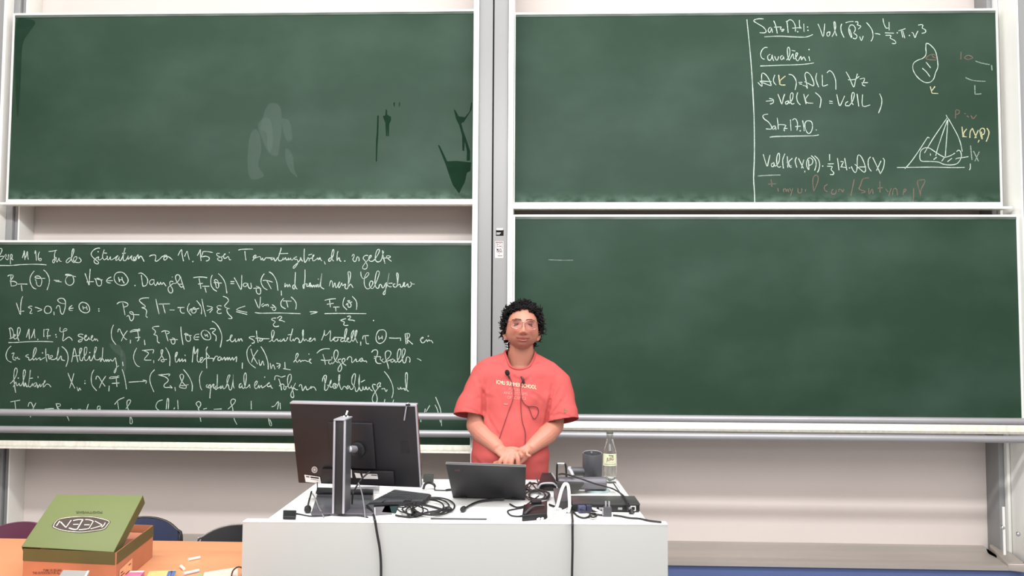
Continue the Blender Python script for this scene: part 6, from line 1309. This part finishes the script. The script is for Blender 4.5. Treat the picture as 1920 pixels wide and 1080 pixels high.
so = mesh_obj(sme, 'tshirt', SHIRT, man)
sd = so.modifiers.new('thick', 'SOLIDIFY'); sd.thickness = .003; sd.offset = -1
off = wloc(man)
bvh = BVHTree.FromPolygons([v.co+off for v in sme.vertices], [tuple(p.vertices) for p in sme.polygons])
def on_shirt(px, py, d=.0015, fallback=4.05):
    r = ray(px, py).normalized(); h = bvh.ray_cast(CAM, r)
    if h[0] is None or h[0].y > 4.3: return V(px, py, fallback)
    n = h[1] if h[1].dot(r) < 0 else -h[1]
    return h[0]-r*d*.5+n*d*.5
# neckband
import functools
mid = sum(nloop, Vector())/len(nloop)
nloop.sort(key=lambda p: math.atan2(p.y-mid.y, p.x-mid.x))
nb = [sum((nloop[(i+k) % len(nloop)] for k in range(-6, 7)), Vector())/13 for i in range(0, len(nloop), 4)]
nb = smooth(nb, 3, True); nb.append(nb[0])
MB().tube(nb, .0058, 8, 0, caps=False).build('neckband', mat('coral_rib', (176, 72, 70), .85, 0, .04, 60), so)
# print on the chest
PR = mat('shirt_print', (252, 206, 176), .8, 0, .05, 60); PR2 = mat('shirt_print_faint', (232, 138, 126), .8, 0, .05, 60)
text_on('ICMU SUMMER SCHOOL', 1, lambda x, y: on_shirt(968+x*6.95, 721.5+x*1.0*.95-y*10.5+.004*(x*6.9)**2*0, .0022), 'print', PR, so, 0)
text_on('ICMU SUMMER SCHOOL', 1, lambda x, y: on_shirt(968.25+x*6.95, 721.8+x*.95-y*10.5, .0024), 'print', PR, so, 0)
for tx, cx, cy_, sx in (('FUTURES', 966.5, 731, 6.4), ('AND SYSTEMS', 967, 738, 7.2), ('OF SCIENCE', 969, 746.5, 6.6)):
    text_on(tx, 1, lambda x, y: on_shirt(cx+x*sx, cy_+x*.45-y*8, .0022), 'print', PR2, so, 0)
MB().add([on_shirt(945, 756.5, .002), on_shirt(952, 757, .002), on_shirt(952, 759, .002), on_shirt(945, 758.5, .002)], [(0, 1, 2, 3)]).build('print', PR2, so, smoothshade=False)
em = [(1060+3.0*math.cos(a), 770+4.4*math.sin(a)*(1+.3*math.cos(3*a))) for a in [i*2*math.pi/14 for i in range(14)]]
MB().add([on_shirt(x, y, .0022) for x, y in em], [tuple(range(14))]).build('sleeve_print', mat('sleeve_print_grey', (140, 92, 70), .9, 0, .4, 160), so, smoothshade=False)
# microphones clipped to the collar, with their leads
def mic(px, py, lab, foam, lead, r=.0085):
    p = on_shirt(px, py, .02); t = thing('microphone', lab, 'microphone', on_shirt(px, py, .004), 'clip-on microphones')
    if foam: MB().ell(p, (.0115, .011, .015), 16, Matrix.Rotation(-.35, 3, 'Y')).build('foam', mat('foam_black', (26, 28, 22), .95, 0, .3, 200, .5, 500), t)
    else: MB().tube([on_shirt(px-3, py-4, .01), on_shirt(px+1, py+2, .012), on_shirt(px, py+8, .01)], [.004, .0062, .005], 10, 3).build('capsule', mat('maroon_plastic', (66, 26, 30), .5), t)
    MB().tube([on_shirt(px+2, py+5, .010), on_shirt(px+3.5, py+10, .008)], [.0042, .0036], 8).build('clip', BLK, t)
    MB().tube([on_shirt(x, y, .005, 4.02) for x, y in lead], .0017, 6, 4).build('lead', mat('lead_maroon', (96, 34, 36), .6), t)
mic(952, 700.5, 'black foam microphone clipped left on the neck of the coral T-shirt', True, [(955, 708), (959, 714), (961, 724), (963, 735), (962.5, 745), (959, 757), (954, 770), (949, 785), (944, 800), (938, 818), (936, 826)])
mic(980, 710, 'bare dark microphone clipped right on the neck of the coral T-shirt', False, [(979, 716), (976.5, 722), (976.3, 735), (977, 742), (979, 750), (984, 758), (991, 762), (1000, 762), (1008, 765), (1009, 775), (1003, 785), (998, 782), (993, 768), (990, 762)])
t = thing('cable', 'thin dark lead hanging down the middle of the coral T-shirt', 'cable', on_shirt(980, 770, .003))
MB().tube([on_shirt(x, y, .005, 4.02) for x, y in ((977, 738), (976.5, 750), (977, 770), (979, 790), (984, 808), (985, 820), (984, 832))], .0017, 6, 4).build('cord', MATS['lead_maroon'], t)

# trousers, belt, shoes
tr = MB(); cx_ = PX.x-.03
ringloft(tr, [(Vector((cx_, 4.175, z)), rx, rf, rb) for z, rx, rf, rb in ((1.0, .165, .13, .10), (.93, .175, .135, .12), (.86, .185, .13, .13), (.80, .18, .115, .12))], 32, 2.2)
for s_ in (-1, 1):
    hp = Vector((cx_+s_*.088, 4.18, .86))
    tr.tube([hp, Vector((cx_+s_*.10, 4.17, .68)), Vector((cx_+s_*.11, 4.16, .48)), Vector((cx_+s_*.12, 4.19, .25)), Vector((cx_+s_*.125, 4.2, .06))], [.098, .092, .074, .068, .068], 20, 4)
tme = remesh(tr, .008, 4, .5)
mesh_obj(tme, 'trousers', mat('dark_denim', (40, 44, 60), .85, 0, .08, 40, .2, 300), man)
for s_ in (-1, 1):
    x = cx_+s_*.128; sm_ = MB()
    for (y, wd, hh, z0) in ((4.27, .03, .05, 0), (4.25, .042, .085, 0), (4.18, .044, .09, 0), (4.12, .046, .07, 0), (4.05, .05, .05, 0), (3.99, .044, .038, 0), (3.965, .024, .022, 0)):
        sm_.v += [Vector((x+wd*math.cos(a), y, max(0, hh*.5+hh*.52*math.sin(a)))) for a in [k*2*math.pi/14 for k in range(14)]]
    for i in range(6):
        for k in range(14): a = i*14+k; b = i*14+(k+1) % 14; sm_.f.append((a, b, b+14, a+14))
    sm_.f.append(tuple(range(14))[::-1]); sm_.f.append(tuple(range(84, 98)))
    sm_.build('shoe', mat('shoe_leather', (46, 38, 34), .5), man)
